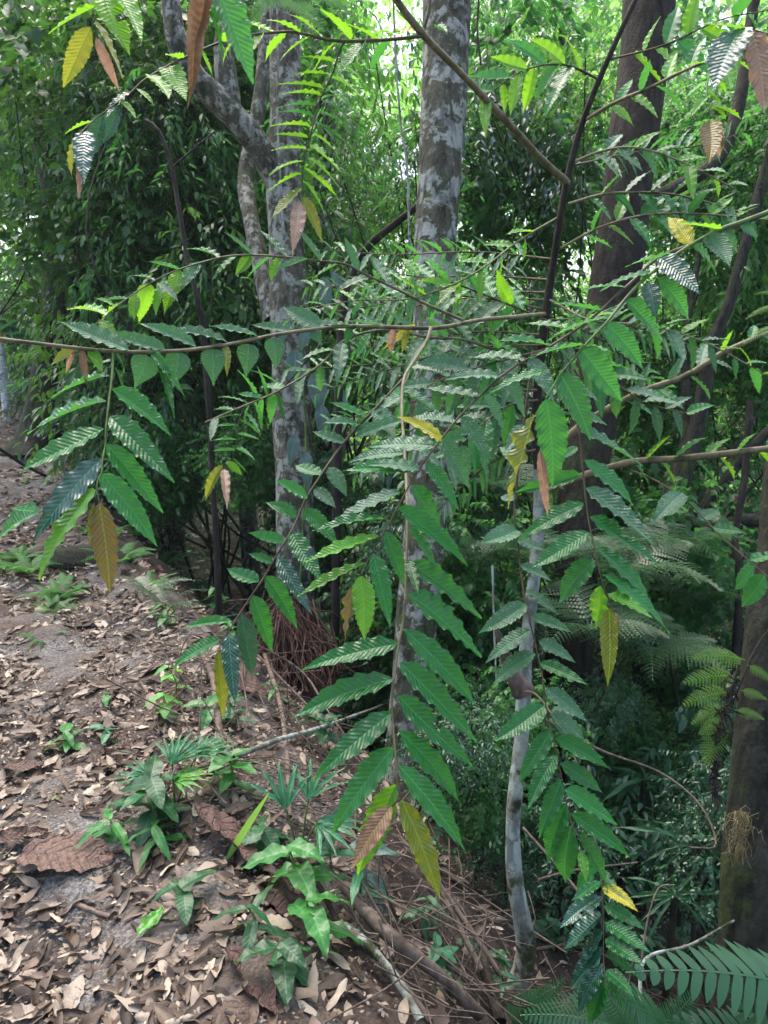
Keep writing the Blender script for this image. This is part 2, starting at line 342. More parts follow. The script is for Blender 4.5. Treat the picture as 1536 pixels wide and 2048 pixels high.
# ---------------------------------------------------------------- serrated leaf meshes
def hero_mesh(name, droop=.08, sickle=.02, fold=.03, corr=.0026, teeth=12, wave=.018, curl=0.0, seed=0, nu=60, nv=8, hole=False, rp=False):
    r_ = np.random.default_rng(seed)
    us = np.linspace(0, 1, nu+1); vs = np.linspace(-1, 1, nv+1)
    cu = np.array([0, .03, .08, .18, .32, .48, .62, .74, .82, .88, .93, .97, 1]); cw = np.array([.04, .22, .5, .84, 1, .98, .84, .62, .42, .26, .14, .07, .01])
    if rp: cw = np.array([.1, .42, .72, .97, 1, .82, .56, .34, .2, .13, .08, .04, .0])
    wprof = np.interp(us, cu, cw)
    ph = r_.uniform(0, 1, 2); ph2 = r_.uniform(0, 6.28, 4)
    V = []; UV = []
    for i, u in enumerate(us):
        for v in vs:
            s = 0 if v < 0 else 1
            saw = (u*teeth+ph[s]) % 1.0
            tooth = (saw if saw < .75 else (1-saw)*3)-.35
            amp = .2*(u > .05)*(u < .93)
            wd = wprof[i]*(1+amp*tooth*abs(v)+.03*np.sin(u*9+ph2[s]))
            y = .5*v*wd
            z = fold*abs(v)*wprof[i]*2 - droop*u*u + corr*math.sin(2*math.pi*(17*u-2.75*abs(v)*wprof[i]))*min(1, 3*abs(v))*wprof[i]
            z += wave*math.sin(2*math.pi*teeth*.5*u+ph2[2+s])*v*v*wprof[i] + wave*.8*math.sin(u*7+ph2[s])*v
            z += curl*math.sin(u*14)*.05
            y += sickle*math.sin(u*math.pi)*2 + curl*.2*math.sin(u*9)
            x = u - .04*abs(v)*wprof[i]*(1-u) + .012*abs(v)*tooth
            V.append((x, y, z)); UV.append((u, .5+.5*v*wprof[i]))
    n1 = nv+1
    Fl = [(i*n1+j, (i+1)*n1+j, (i+1)*n1+j+1, i*n1+j+1) for i in range(nu) for j in range(nv)]
    if hole: Fl = [f for k, f in enumerate(Fl) if not (.42 < (k//nv)/nu < .52 and (k % nv) > nv*.6)]
    return np.array(V), np.array(Fl), np.array(UV)
_shape = [dict(droop=.06, sickle=.03), dict(droop=.14, sickle=-.03, wave=.02), dict(droop=.02, sickle=.05, fold=.05), dict(droop=.22, sickle=.01, fold=.02), dict(droop=.1, sickle=-.05, wave=.018, hole=True)]
_cache = {}
def hero(kind, var):
    key = (kind, var)
    if key not in _cache:
        if var == 'round': a = hero_mesh('l', droop=.15, sickle=.02, fold=.02, teeth=16, wave=.006, seed=3, rp=True, corr=.001)
        elif var == 'curled': a = hero_mesh('l', droop=.1, sickle=.03, fold=.09, wave=.06, teeth=6, curl=.5, seed=5)
        elif var == 'wavy': a = hero_mesh('l', droop=.08, sickle=.04, fold=.03, wave=.05, teeth=9, seed=6)
        else: a = hero_mesh('l', seed=var, **_shape[var])
        _cache[key] = mesh_from('serrated_leaf', a[0], a[1], LM[kind], a[2])
    return _cache[key]
UPW = np.array([0, 0, 1.0])
LEAFLABEL = {'olive': 'young olive yellow leaf', 'amber': 'young amber brown leaf', 'copper': 'young copper brown leaf', 'pink': 'limp pinkish brown leaf', 'yellow': 'yellowed leaf with dark spots'}
JN = dict(V=[], F=[], U=[], M=[], n=0)
JL = [hero_mesh('l', seed=q_, nu=22, nv=4, teeth=9, droop=.04+.06*q_, sickle=.03-.03*q_, wave=.02) for q_ in range(3)]
def put_leaf(root, A, T, wpx, kind='mid', var=None, face=.6, roll=0.0, origin=None, join=False):
    A = np.asarray(A, float); T = np.asarray(T, float)
    X = T-A; Ln = np.linalg.norm(X); X = X/Ln
    mid = (A+T)/2; Vc = CAM-mid; dist = np.linalg.norm(Vc); Vc /= dist
    Fv = UPW*face + Vc*(1-face)*1.15
    Fv = Fv + nrng.normal(0, .09, 3)
    N = Fv-np.dot(Fv, X)*X; N /= np.linalg.norm(N)+1e-9
    if roll: N = N*math.cos(roll)+np.cross(X, N)*math.sin(roll)
    if np.dot(N, Vc) < 0.12 and face < .85: N = N+Vc*(.2-np.dot(N, Vc)); N -= np.dot(N, X)*X; N /= np.linalg.norm(N)
    Yv = np.cross(N, X)
    W = wpx/F*depth_of(mid)/max(.62, abs(np.dot(N, Vc)))
    if var == 'round': W = wpx/F*depth_of(mid)
    W = min(max(W, .13*Ln), .46*Ln if var != 'round' else 1.1*Ln)
    if join:
        v_, f_, u_ = JL[rng.randrange(3)]
        JN['V'].append(v_@np.array([X*Ln, Yv*W, N*Ln])+A-sb); JN['F'].append(f_+JN['n']); JN['U'].append(u_); JN['M'].append(np.full(len(f_), 0 if kind == 'dusty' else 1, np.int32)); JN['n'] += len(v_); return
    if var is None: var = rng.choice([0, 0, 1, 1, 2, 3, 3]) if rng.random() > .04 else 4
    o = bpy.data.objects.new('leaf', hero(kind, var)); col.objects.link(o)
    o.parent = root
    off = A-(np.asarray(origin) if origin is not None else 0)
    M = np.eye(4); M[:3, 0] = X*Ln; M[:3, 1] = Yv*W; M[:3, 2] = N*Ln; M[:3, 3] = off
    o.matrix_local = Matrix(M.tolist())
    if kind in LEAFLABEL: o['label'] = LEAFLABEL[kind]
    return o
def stem3(pts): return np.array([P(*p) for p in pts])
def interp_depth(path_px, x, y):
    p = np.asarray(path_px, float); best = 1e9; dd = p[0][2]
    for a, b in zip(p[:-1], p[1:]):
        ab = b[:2]-a[:2]; t = np.clip(np.dot(np.array([x, y])-a[:2], ab)/(np.dot(ab, ab)+1e-9), 0, 1)
        q = a+(b-a)*t; e = np.hypot(q[0]-x, q[1]-y)
        if e < best: best = e; dd = q[2]
    return dd
def make_branch(pts, rad, mat, leaves=(), label=None, cat='branch', group=None, parent=None, name='leafy_branch', default='mid', face=.55, extra=(), join=False):
    """pts: (x, y, depth) along the stem. leaves: (bx, by, tx, ty, width[, kind[, face[, var[, ddepth]]]])."""
    w3 = spline(stem3(pts), max(10, 5*len(pts)))
    base = w3[0]
    if rad[0] < .0115: rad = [r*.68 for r in rad]
    V, Fq, UV = tube(w3-base, [r for r in rad], 8, bump=.08, seed=len(pts))
    me = mesh_from('stem', V, Fq, BK[mat], UV)
    if parent is None:
        root = empty(name, base, label, cat, group); link('stem', me, root); org = base
        holder = root
    else:
        holder = link('branch', me, parent[0], base-parent[1]); org = base
    for e in extra:                      # side twigs of the same branch
        ep, er = e
        ws = spline(stem3(ep), 5*len(ep)); Ve, Fe, Ue = tube(ws-base, er, 6, bump=.05)
        tw = link('twig', mesh_from('twig', Ve, Fe, BK[mat], Ue), holder)
    allp = list(pts)
    for lf in leaves:
        lf = list(lf)+[None]*(9-len(lf)); bx, by, tx, ty, wp, kd, fc, var, dd = lf[:9]
        d0 = interp_depth(allp, bx, by)
        if dd is None: dd = rng.uniform(-.045, .045)*d0
        put_leaf(holder, P(bx, by, d0), P(tx, ty, d0+dd), wp, kd or default, var, face if fc is None else fc, origin=org, join=join)
    return holder, base
def auto_leaves(pts, n, lpx, wr=.2, ang=60, tip=None, jit=.12, start=.1, kind='mid', sides=(1, -1), droop=.25, end=1.0):
    px = spline([p[:2] for p in pts], 60); out = []
    kinds = kind if isinstance(kind, (list, tuple)) else [kind]
    for i in range(n):
        s = start+(end-start)*(i+.5*rng.random()*.4)/n
        for sd_ in sides:
            q = s+(.5*(end-start)/n if sd_ < 0 else 0); k = min(58, int(q*59))
            b = px[k]; T = px[k+1]-px[k]; T /= np.linalg.norm(T)+1e-9
            a = R(ang+rng.uniform(-9, 9))*sd_
            dr = np.array([T[0]*math.cos(a)-T[1]*math.sin(a), T[0]*math.sin(a)+T[1]*math.cos(a)])
            dr[1] += droop; dr /= np.linalg.norm(dr)
            ln = lpx*(1+rng.uniform(-jit, jit))*(.65+.35*math.sin(math.pi*min(1, q*1.15)))
            out.append((b[0], b[1], b[0]+dr[0]*ln, b[1]+dr[1]*ln, ln*wr*rng.uniform(.85, 1.15), rng.choice(kinds)))
    if tip:
        e = px[-1]; T = px[-1]-px[-3]; T /= np.linalg.norm(T)
        out.append((e[0], e[1], e[0]+T[0]*lpx, e[1]+T[1]*lpx+lpx*.2, lpx*.25, tip))
    return out

# ---------------------------------------------------------------- the sapling whose branches cross the view
sap_px = [(1004, 2110, 2.75), (1015, 2020, 2.75), (1052, 1905, 2.75), (1030, 1760, 2.75), (1026, 1640, 2.76), (1042, 1480, 2.78), (1052, 1300, 2.8), (1072, 1120, 2.8), (1080, 980, 2.78), (1072, 850, 2.75), (1084, 690, 2.7), (1100, 570, 2.65), (1115, 470, 2.6), (1133, 365, 2.55), (1165, 245, 2.5), (1222, 105, 2.45), (1290, -40, 2.4)]
sb = P(*sap_px[0]); sb[2] = H(sb[0], sb[1])-.05
sap = empty('sapling', sb, 'slender pale barked sapling with brown wounds whose long branches of toothed leaves cross the view', 'tree')
sw = spline(np.vstack([sb, stem3(sap_px[1:])]), 110)
k0 = 62
V, Fq, UV = tube(sw[:k0]-sb, [.046, .034, .029, .027, .026, .024, .023, .021], 20, bump=.07, seed=4)
link('trunk', mesh_from('trunk', V, Fq, BK['pale'], UV), sap)
V, Fq, UV = tube(sw[k0-1:]-sb, [.02, .0155, .0135, .0115, .0095, .008], 14, bump=.06, seed=5)
tag(link('upper_trunk', mesh_from('upper_trunk', V, Fq, BK['darkstem'], UV), sap), 'thin dark brown upper stem')
stub = spline([P(1050, 1385, 2.77), P(1020, 1340, 2.74), P(1003, 1285, 2.7), P(990, 1255, 2.68)], 14)
V, Fq, UV = tube(stub-sb, [.038, .03, .02, .006], 10, bump=.2, seed=9)
tag(link('broken_limb', mesh_from('broken_limb', V, Fq, BK['root'], UV), sap), 'broken brown limb stub')
SP = (sap, sb)
B = [(1092, 628, 2.68), (1040, 633, 2.45), (960, 640, 2.15), (880, 655, 1.95), (800, 655, 1.85), (720, 652, 1.75), (660, 655, 1.68), (560, 668, 1.6), (450, 690, 1.5), (350, 702, 1.42), (227, 703, 1.36), (100, 690, 1.32), (-40, 672, 1.3)]
make_branch(B, [.011, .0085, .006, .004], 'tan', [
 (295, 712, 268, 778, 54, 'dusty', .12, 'round', .0), (358, 704, 344, 776, 50, 'dusty', .12, 'round', .0), (425, 698, 425, 772, 48, 'dusty', .12, 'round', .0),
 (497, 688, 490, 757, 44, 'dusty', .12, 'round', .0), (547, 676, 552, 741, 40, 'dusty', .12, 'round', .0), (625, 662, 645, 690, 24, 'dusty', .12, 'round', .0), (452, 690, 455, 745, 14, 'olive', .3),
 (258, 700, 120, 636, 34, 'dusty', .6), (330, 700, 220, 662, 26, 'dusty', .6), (392, 692, 280, 636, 24, 'dusty', .6), (455, 684, 335, 644, 20, 'dusty', .65), (515, 672, 420, 646, 18, 'dusty', .65), (590, 662, 500, 645, 16, 'dusty'),
 (640, 652, 565, 610, 34, 'dusty', .5), (700, 652, 615, 640, 18, 'dusty', .7), (760, 652, 700, 640, 16, 'mid', .8),
 (300, 700, 370, 790, 16, 'deep', .4), (315, 710, 350, 830, 14, 'deep', .8), (180, 698, 205, 745, 18, 'light', .4), (160, 696, 95, 725, 18, 'olive', .5), (150, 696, 130, 750, 10, 'pink', .3), (163, 697, 175, 770, 14, 'copper', .3),
 (830, 650, 770, 690, 14, 'yellow', .4), (790, 655, 778, 712, 15, 'pink', .3), (815, 655, 805, 705, 14, 'olive', .3), (700, 655, 690, 690, 16, 'deep')], parent=SP)
C = [(862, 655, 1.9), (852, 685, 1.86), (828, 722, 1.8), (808, 758, 1.74), (804, 820, 1.66), (809, 900, 1.56), (814, 1000, 1.46), (813, 1120, 1.38), (809, 1220, 1.33), (797, 1290, 1.3), (789, 1350, 1.27), (784, 1400, 1.25), (785, 1440, 1.24), (790, 1500, 1.22), (793, 1550, 1.21), (802, 1600, 1.2)]
make_branch(C, [.0065, .0055, .0045, .0035, .0022], 'tan', [
 (794, 1288, 606, 1313, 40, 'deep'), (787, 1358, 576, 1422, 46, 'deep'), (783, 1426, 618, 1545, 48, 'deep'), (786, 1496, 636, 1662, 50, 'mid'), (791, 1569, 690, 1770, 48, 'light', .45, None, .03),
 (783, 1613, 698, 1738, 42, 'copper', .3, 1, -.03), (809, 1260, 974, 1405, 46, 'deep'), (800, 1325, 970, 1476, 46, 'deep'), (796, 1392, 955, 1530, 44, 'deep', None, 4), (796, 1462, 951, 1602, 40, 'deep'), (797, 1531, 956, 1698, 44, 'light' if 0 else 'mid'),
 (803, 1600, 884, 1804, 46, 'olive', .4, 'wavy', -.02), (818, 1124, 980, 1226, 38, 'deep'), (818, 1188, 983, 1300, 44, 'deep'), (817, 1050, 888, 1146, 20, 'deep', .8), (815, 1120, 836, 1186, 18, 'deep', .8),
 (809, 905, 690, 905, 22, 'dusty', .6), (807, 840, 700, 870, 22, 'dusty', .6), (808, 880, 905, 930, 20, 'dusty', .7), (806, 790, 720, 830, 20, 'dusty', .7), (806, 780, 900, 830, 20, 'dusty', .7)], parent=SP,
 extra=[([(800, 1598, 1.2), (793, 1603, 1.2), (783, 1613, 1.2)], [.0018, .0015])])
E = [(806, 758, 1.74), (780, 786, 1.72), (729, 840, 1.68), (686, 887, 1.64), (640, 953, 1.58), (611, 1000, 1.55), (583, 1062, 1.5), (549, 1117, 1.47), (529, 1153, 1.45), (505, 1188, 1.43), (482, 1223, 1.41), (458, 1261, 1.39), (438, 1296, 1.38)]
make_branch(E, [.0045, .004, .003, .0018], 'stem', [
 (641, 950, 588, 926, 20), (615, 993, 553, 957, 27), (593, 1034, 532, 1000, 26), (568, 1082, 497, 1065, 22, 'deep'), (546, 1125, 497, 1105, 22, 'deep'), (518, 1164, 453, 1136, 26, 'deep'), (464, 1243, 361, 1246, 17, 'light' if 0 else 'mid'), (439, 1280, 324, 1322, 24, 'mid'),
 (436, 1302, 454, 1442, 27, 'olive', .8), (657, 934, 697, 988, 28, 'dusty'), (628, 978, 672, 1014, 28, 'dusty'), (605, 1021, 677, 1093, 32, 'deep'), (583, 1065, 646, 1158, 33, 'deep'), (555, 1114, 625, 1222, 30, 'blue'),
 (531, 1151, 597, 1257, 35, 'deep'), (505, 1190, 553, 1305, 35, 'deep'), (483, 1229, 515, 1362, 35, 'blue'), (458, 1265, 472, 1405, 35, 'blue'),
 (690, 885, 625, 860, 20, 'dusty', .7), (720, 850, 650, 835, 20, 'dusty', .7), (712, 862, 800, 868, 26, 'dusty', .5), (750, 820, 790, 880, 24, 'dusty'), (735, 835, 660, 800, 18, 'mid', .8), (760, 805, 820, 790, 22, 'mid')], parent=SP, default='mid')
U = [(925, 640, 2.05), (856, 610, 1.98), (797, 580, 1.92), (729, 548, 1.86), (690, 528, 1.82), (637, 522, 1.8), (569, 514, 1.76), (505, 510, 1.72), (446, 514, 1.68), (364, 537, 1.62), (309, 562, 1.58), (250, 600, 1.54), (190, 650, 1.5)]
lv = auto_leaves(U, 10, 72, wr=.2, ang=38, kind=['dusty', 'dusty', 'mid'], start=.12, droop=-.1)
lv = [tuple(list(l)[:6]+[.8]) for l in lv]
lv += [(315, 565, 355, 590, 12, 'dusty', .6), (330, 560, 300, 620, 22, 'light', .85), (400, 525, 340, 585, 20, 'dusty', .4), (360, 540, 325, 625, 28, 'light', .8), (300, 568, 278, 642, 28, 'light', .85), (270, 590, 265, 635, 24, 'light', .85), (245, 605, 190, 640, 18, 'light', .8), (212, 630, 132, 600, 22, 'light', .75), (230, 612, 200, 590, 20, 'light', .8), (205, 640, 235, 690, 20, 'light', .85), (560, 515, 540, 560, 20, 'light', .8), (500, 512, 470, 550, 20, 'light', .8)]
make_branch(U, [.0065, .0045, .003, .0015], 'tan', lv, parent=SP)
Hb = [(1050, 1383, 2.7), (1069, 1387, 2.6), (1092, 1412, 2.5), (1133, 1475, 2.4), (1154, 1528, 2.33), (1174, 1590, 2.27), (1191, 1681, 2.2), (1201, 1731, 2.15), (1205, 1797, 2.1), (1207, 1852, 2.07), (1207, 1917, 2.04), (1213, 1972, 2.0)]
make_branch(Hb, [.006, .0045, .003, .0018], 'stem', [
 (1195, 1727, 1134, 1780, 28, 'deep'), (1200, 1763, 1143, 1798, 18, 'deep'), (1202, 1794, 1118, 1852, 31, 'blue', .75), (1203, 1829, 1122, 1896, 31, 'blue', .75), (1205, 1864, 1137, 1936, 31, 'blue', .75), (1205, 1896, 1134, 1980, 29, 'blue', .75),
 (1205, 1928, 1149, 2034, 30, 'blue', .7), (1211, 1954, 1172, 2052, 28, 'deep'), (1215, 1974, 1196, 2021, 15, 'light'), (1204, 1742, 1237, 1777, 20, 'deep'), (1205, 1775, 1276, 1823, 25, 'yellow', .4, 2), (1208, 1812, 1292, 1857, 27, 'deep'),
 (1211, 1845, 1302, 1897, 27, 'deep'), (1211, 1878, 1285, 1921, 25, 'deep'), (1211, 1911, 1287, 1954, 26, 'deep'), (1212, 1941, 1267, 1989, 23, 'deep'), (1215, 1970, 1256, 2022, 17, 'mid'),
 (1100, 1425, 1165, 1420, 22, 'dusty'), (1145, 1505, 1210, 1510, 22, 'deep'), (1105, 1430, 1155, 1490, 22, 'dusty')], parent=SP, face=.62)
Nn = [(1135, 365, 2.55), (1095, 330, 2.45), (1040, 272, 2.3), (940, 165, 2.15), (880, 105, 2.05), (848, 72, 2.0), (800, 10, 1.95), (770, -40, 1.9)]
make_branch(Nn, [.0118, .0105, .0095, .0088], 'tan', [(847, 65, 790, 55, 14, 'yellow', .7), (870, 55, 895, 65, 10, 'mid')], parent=SP,
 extra=[([(848, 55, 2.0), (858, 20, 1.98), (862, -30, 1.95)], [.005, .004])])
I = [(846, 72, 2.0), (781, 79, 1.95), (721, 82, 1.9), (660, 80, 1.86), (600, 66, 1.82), (562, 64, 1.8), (501, 70, 1.76), (443, 84, 1.72), (365, 117, 1.66), (294, 156, 1.6), (263, 184, 1.58), (216, 219, 1.55), (181, 246, 1.53), (158, 270, 1.5)]
lv = auto_leaves(I[:8], 7, 85, wr=.24, ang=40, kind=['light', 'mid', 'light'], start=.08, droop=.05)
lv = [tuple(list(l)[:6]+[.85]) for l in lv]
lv += [(263, 184, 205, 226, 14, 'blue', .6), (238, 205, 205, 288, 30, 'blue', .5), (206, 228, 172, 322, 32, 'blue', .5), (172, 262, 166, 352, 26, 'blue', .5), (185, 243, 128, 262, 12, 'light', .8), (155, 272, 128, 348, 26, 'olive', .85), (155, 300, 159, 398, 13, 'pink', .3, 'wavy'),
 (240, 200, 273, 234, 34, 'light', .85), (272, 176, 312, 202, 20, 'light', .85), (300, 150, 340, 190, 26, 'light', .85), (335, 132, 372, 184, 30, 'light', .85), (400, 100, 425, 150, 24, 'light', .85), (440, 85, 460, 120, 22, 'light', .85), (445, 84, 465, 50, 20, 'light', .85), (365, 117, 330, 100, 18, 'light', .85)]
make_branch(I, [.0075, .005, .0035, .0015], 'stem', lv, parent=SP)
J = [(690, 82, 1.88), (678, 104, 1.86), (666, 145, 1.82), (641, 197, 1.78), (629, 241, 1.75), (617, 284, 1.72), (606, 336, 1.69), (606, 394, 1.66)]
make_branch(J, [.004, .0032, .002, .0012], 'darkstem', [
 (622, 253, 541, 239, 10, 'light', .9), (617, 276, 550, 267, 11, 'light', .9), (611, 298, 543, 289, 9, 'light', .9), (606, 323, 535, 327, 13, 'light', .85), (603, 347, 534, 370, 18, 'light', .85), (603, 376, 540, 433, 22, 'olive', .8), (600, 403, 588, 490, 20, 'pink', .2), (606, 394, 646, 484, 20, 'olive', .75),
 (606, 361, 657, 420, 17, 'light', .85), (608, 336, 678, 390, 15, 'light', .85), (615, 314, 683, 362, 12, 'light', .9), (619, 291, 686, 333, 11, 'light', .9), (625, 267, 681, 300, 11, 'light', .9), (630, 245, 708, 285, 8, 'dusty', .9), (637, 224, 700, 247, 8, 'dusty', .9), (643, 200, 712, 232, 8, 'dusty', .9), (650, 178, 715, 200, 8, 'mid', .9), (662, 155, 725, 175, 8, 'light', .9), (672, 125, 735, 150, 9, 'light', .9),
 (629, 232, 557, 212, 9, 'mid', .9), (637, 212, 557, 200, 9, 'mid', .9), (644, 191, 563, 173, 8, 'light', .9), (650, 178, 560, 153, 8, 'light', .9), (665, 150, 585, 132, 8, 'light', .9), (672, 125, 600, 108, 9, 'light', .9)], parent=SP)
# the arching right hand limbs
for pts, rd, n_, l_, kd in (
  ([(1170, 240, 2.5), (1230, 205, 2.4), (1300, 175, 2.25), (1400, 128, 2.05), (1560, 78, 1.85)], [.0095, .007, .005], 7, 70, ['light', 'mid', 'light']),
  ([(1152, 322, 2.52), (1205, 302, 2.45), (1270, 295, 2.38), (1360, 322, 2.3), (1470, 378, 2.2)], [.007, .005, .003], 6, 70, ['mid', 'light', 'dusty']),
  ([(1137, 408, 2.56), (1210, 388, 2.5), (1300, 385, 2.42), (1380, 395, 2.35), (1500, 430, 2.25)], [.007, .005, .003], 7, 70, ['dusty', 'mid', 'mid']),
  ([(1122, 496, 2.6), (1200, 455, 2.5), (1290, 430, 2.4), (1400, 428, 2.3), (1540, 440, 2.2)], [.007, .005, .003], 8, 70, ['light', 'mid', 'mid']),
  ([(1078, 740, 2.7), (1000, 705, 2.55), (930, 680, 2.4), (860, 675, 2.3), (770, 660, 2.2), (690, 680, 2.15), (640, 730, 2.1), (560, 780, 2.05), (480, 815, 2.0), (410, 845, 1.95)], [.008, .006, .005, .003], 11, 70, ['dusty', 'dusty', 'mid']),
  ([(1125, 430, 2.6), (1040, 480, 2.5), (960, 540, 2.4), (880, 580, 2.35), (800, 600, 2.3), (720, 600, 2.25), (600, 620, 2.2)], [.006, .004, .002], 10, 62, ['dusty', 'mid', 'light']),
  ([(1100, 600, 2.65), (1180, 640, 2.5), (1280, 650, 2.4), (1400, 680, 2.3), (1550, 760, 2.2)], [.006, .004, .002], 9, 66, ['mid', 'dusty', 'light'])):
    lv = auto_leaves(pts, n_, l_, wr=.24, ang=48, kind=kd, start=.12, droop=.12)
    make_branch(pts, rd, 'tan', [tuple(list(l)[:6]+[rng.choice([.6, .8, .85])]) for l in lv], parent=SP)


for pts, n_, l_, kd in (
  ([(1088, 700, 2.65), (1000, 722, 2.45), (900, 752, 2.25), (800, 800, 2.1)], 7, 95, ['dusty', 'dusty', 'mid']),
  ([(1075, 800, 2.7), (1020, 810, 2.5), (960, 852, 2.35), (890, 925, 2.2)], 6, 95, ['dusty', 'mid']),
  ([(1092, 640, 2.65), (1000, 602, 2.5), (900, 565, 2.4), (800, 548, 2.3)], 8, 80, ['dusty', 'mid', 'light']),
  ([(1090, 650, 2.65), (1180, 720, 2.6), (1280, 800, 2.5), (1390, 830, 2.4)], 7, 90, ['dusty', 'mid']),
  ([(1200, 160, 2.48), (1130, 130, 2.4), (1050, 140, 2.3), (960, 200, 2.2)], 6, 90, ['light', 'mid']),
  ([(1215, 120, 2.46), (1330, 90, 2.4), (1440, 40, 2.3), (1540, 20, 2.2)], 6, 95, ['light', 'light', 'mid'])):
    make_branch(pts, [.006, .004, .002], 'stem', [tuple(list(l)[:6]+[rng.choice([.45, .6, .8, .85])]) for l in auto_leaves(pts, n_, l_, wr=.26, ang=50, kind=kd, start=.15, droop=.25)], parent=SP)

for y0, x0, x1, y1, d0 in ((520, 1120, 640, 500, 2.9), (560, 1105, 600, 575, 3.0), (600, 1095, 640, 640, 3.1), (670, 1088, 700, 700, 3.0), (720, 1080, 560, 740, 3.2), (780, 1075, 640, 850, 3.0), (840, 1072, 760, 930, 3.0), (640, 1100, 1420, 700, 3.0), (585, 1100, 560, 640, 3.1), (690, 1085, 620, 790, 2.9), (620, 1092, 740, 560, 2.8), (755, 1078, 700, 960, 2.9), (650, 1090, 1330, 780, 2.9), (330, 1150, 1500, 260, 3.0), (900, 1072, 840, 1060, 2.9)):
    pts = [(x0, y0, 2.68), (x0+(x1-x0)*.35, y0+(y1-y0)*.2-12, d0-.1), (x0+(x1-x0)*.7, y0+(y1-y0)*.55, d0), (x1, y1, d0+.1)]
    make_branch(pts, [.006, .004, .0015], 'stem', [tuple(list(l)[:6]+[.9]) for l in auto_leaves(pts, 18, 50, wr=.13, ang=52, kind=['dusty', 'dusty', 'mid'], start=.1, droop=.12)], parent=SP, join=True)
_o = link('small_leaves', mesh_from('small_leaves', np.vstack(JN['V']), np.vstack(JN['F']), LM['dusty'], np.vstack(JN['U'])), sap)
_o.data.materials.append(LM['mid']); _o.data.polygons.foreach_set('material_index', np.concatenate(JN['M'])); _o['kind'] = 'stuff'
# ---------------------------------------------------------------- branches that hang in from outside the frame
S1 = [(227, 703, 1.36), (224, 752, 1.33), (218, 802, 1.3), (212, 855, 1.27), (211, 886, 1.26), (205, 919, 1.24), (203, 945, 1.23), (194, 969, 1.22), (198, 1003, 1.21)]
make_branch(S1, [.0035, .0028, .0022, .0018], 'green', [
 (221, 722, 180, 725, 13, 'mid'), (218, 752, 94, 775, 26, 'mid', .7), (212, 802, 42, 844, 35, 'mid', .7), (207, 858, 36, 935, 36, 'mid', .65), (202, 918, 46, 1066, 48, 'blue', .65), (189, 979, 40, 1137, 50, 'light', .7),
 (231, 708, 260, 741, 14, 'deep'), (229, 736, 262, 794, 32, 'deep', .65), (224, 779, 342, 871, 36, 'mid'), (220, 833, 349, 949, 42, 'deep', .6), (214, 889, 334, 1020, 42, 'mid'), (202, 947, 315, 1091, 48, 'mid', .5),
 (199, 1006, 219, 1192, 50, 'amber', .35, 0), (190, 1005, 176, 1094, 10, 'olive', .85), (79, 1025, -25, 1072, 38, 'mid', .5, 4, .1), (72, 1022, 20, 1014, 11, 'mid', .85)],
 label='hanging twig of large toothed leaves ending in one amber brown leaf, at the left', cat='branch', name='hanging_branch',
 extra=[([(205, 925, 1.25), (140, 985, 1.34), (79, 1025, 1.36), (60, 1022, 1.36)], [.002, .0012])])
D = [(1600, 400, 1.0), (1536, 425, .99), (1474, 447, .97), (1436, 461, .96), (1384, 489, .95), (1339, 519, .94), (1286, 560, .93), (1252, 597, .92), (1215, 642, .91), (1170, 691, .9), (1125, 744, .9), (1092, 797, .89)]
make_branch(D, [.0055, .004, .0028, .0016], 'green', [
 (1318, 515, 1400, 584, 36, 'blue', .4), (1316, 556, 1398, 637, 32, 'mid', .6), (1296, 562, 1312, 630, 30, 'blue', .5), (1254, 601, 1340, 675, 30, 'mid', .5), (1211, 646, 1300, 732, 40, 'mid', .5), (1161, 695, 1255, 800, 52, 'mid', .5), (1119, 746, 1184, 878, 52, 'mid', .45, 0),
 (1093, 798, 1108, 976, 62, 'mid', .5, 0), (1069, 830, 1003, 1014, 28, 'olive', .7, 'wavy'), (1080, 900, 1098, 1042, 18, 'pink', .3), (1091, 742, 980, 762, 20, 'mid', .75), (1219, 634, 1090, 655, 14, 'mid', .85), (1170, 690, 1060, 700, 16, 'mid', .85),
 (1479, 447, 1522, 470, 25, 'dusty', .5), (1447, 457, 1479, 503, 30, 'dusty', .5), (1414, 472, 1460, 533, 28, 'dusty', .5), (1384, 489, 1446, 540, 26, 'mid', .6), (1380, 490, 1335, 425, 30, 'yellow', .6), (1300, 545, 1200, 560, 18, 'mid', .8), (1350, 510, 1250, 520, 20, 'mid', .85), (1440, 460, 1360, 440, 22, 'light', .85)],
 label='nearest hanging branch with broad soft green toothed leaves, slanting in from the right edge', cat='branch', name='hanging_branch')
D2 = [(1600, 395, 1.7), (1420, 475, 1.66), (1316, 517, 1.62), (1260, 567, 1.6), (1185, 635, 1.56), (1132, 672, 1.53), (1084, 702, 1.5), (1009, 747, 1.46), (952, 800, 1.42), (915, 837, 1.4), (872, 892, 1.37), (832, 946, 1.35), (812, 983, 1.33), (795, 1015, 1.32), (772, 1058, 1.3), (743, 1107, 1.28), (722, 1150, 1.26)]
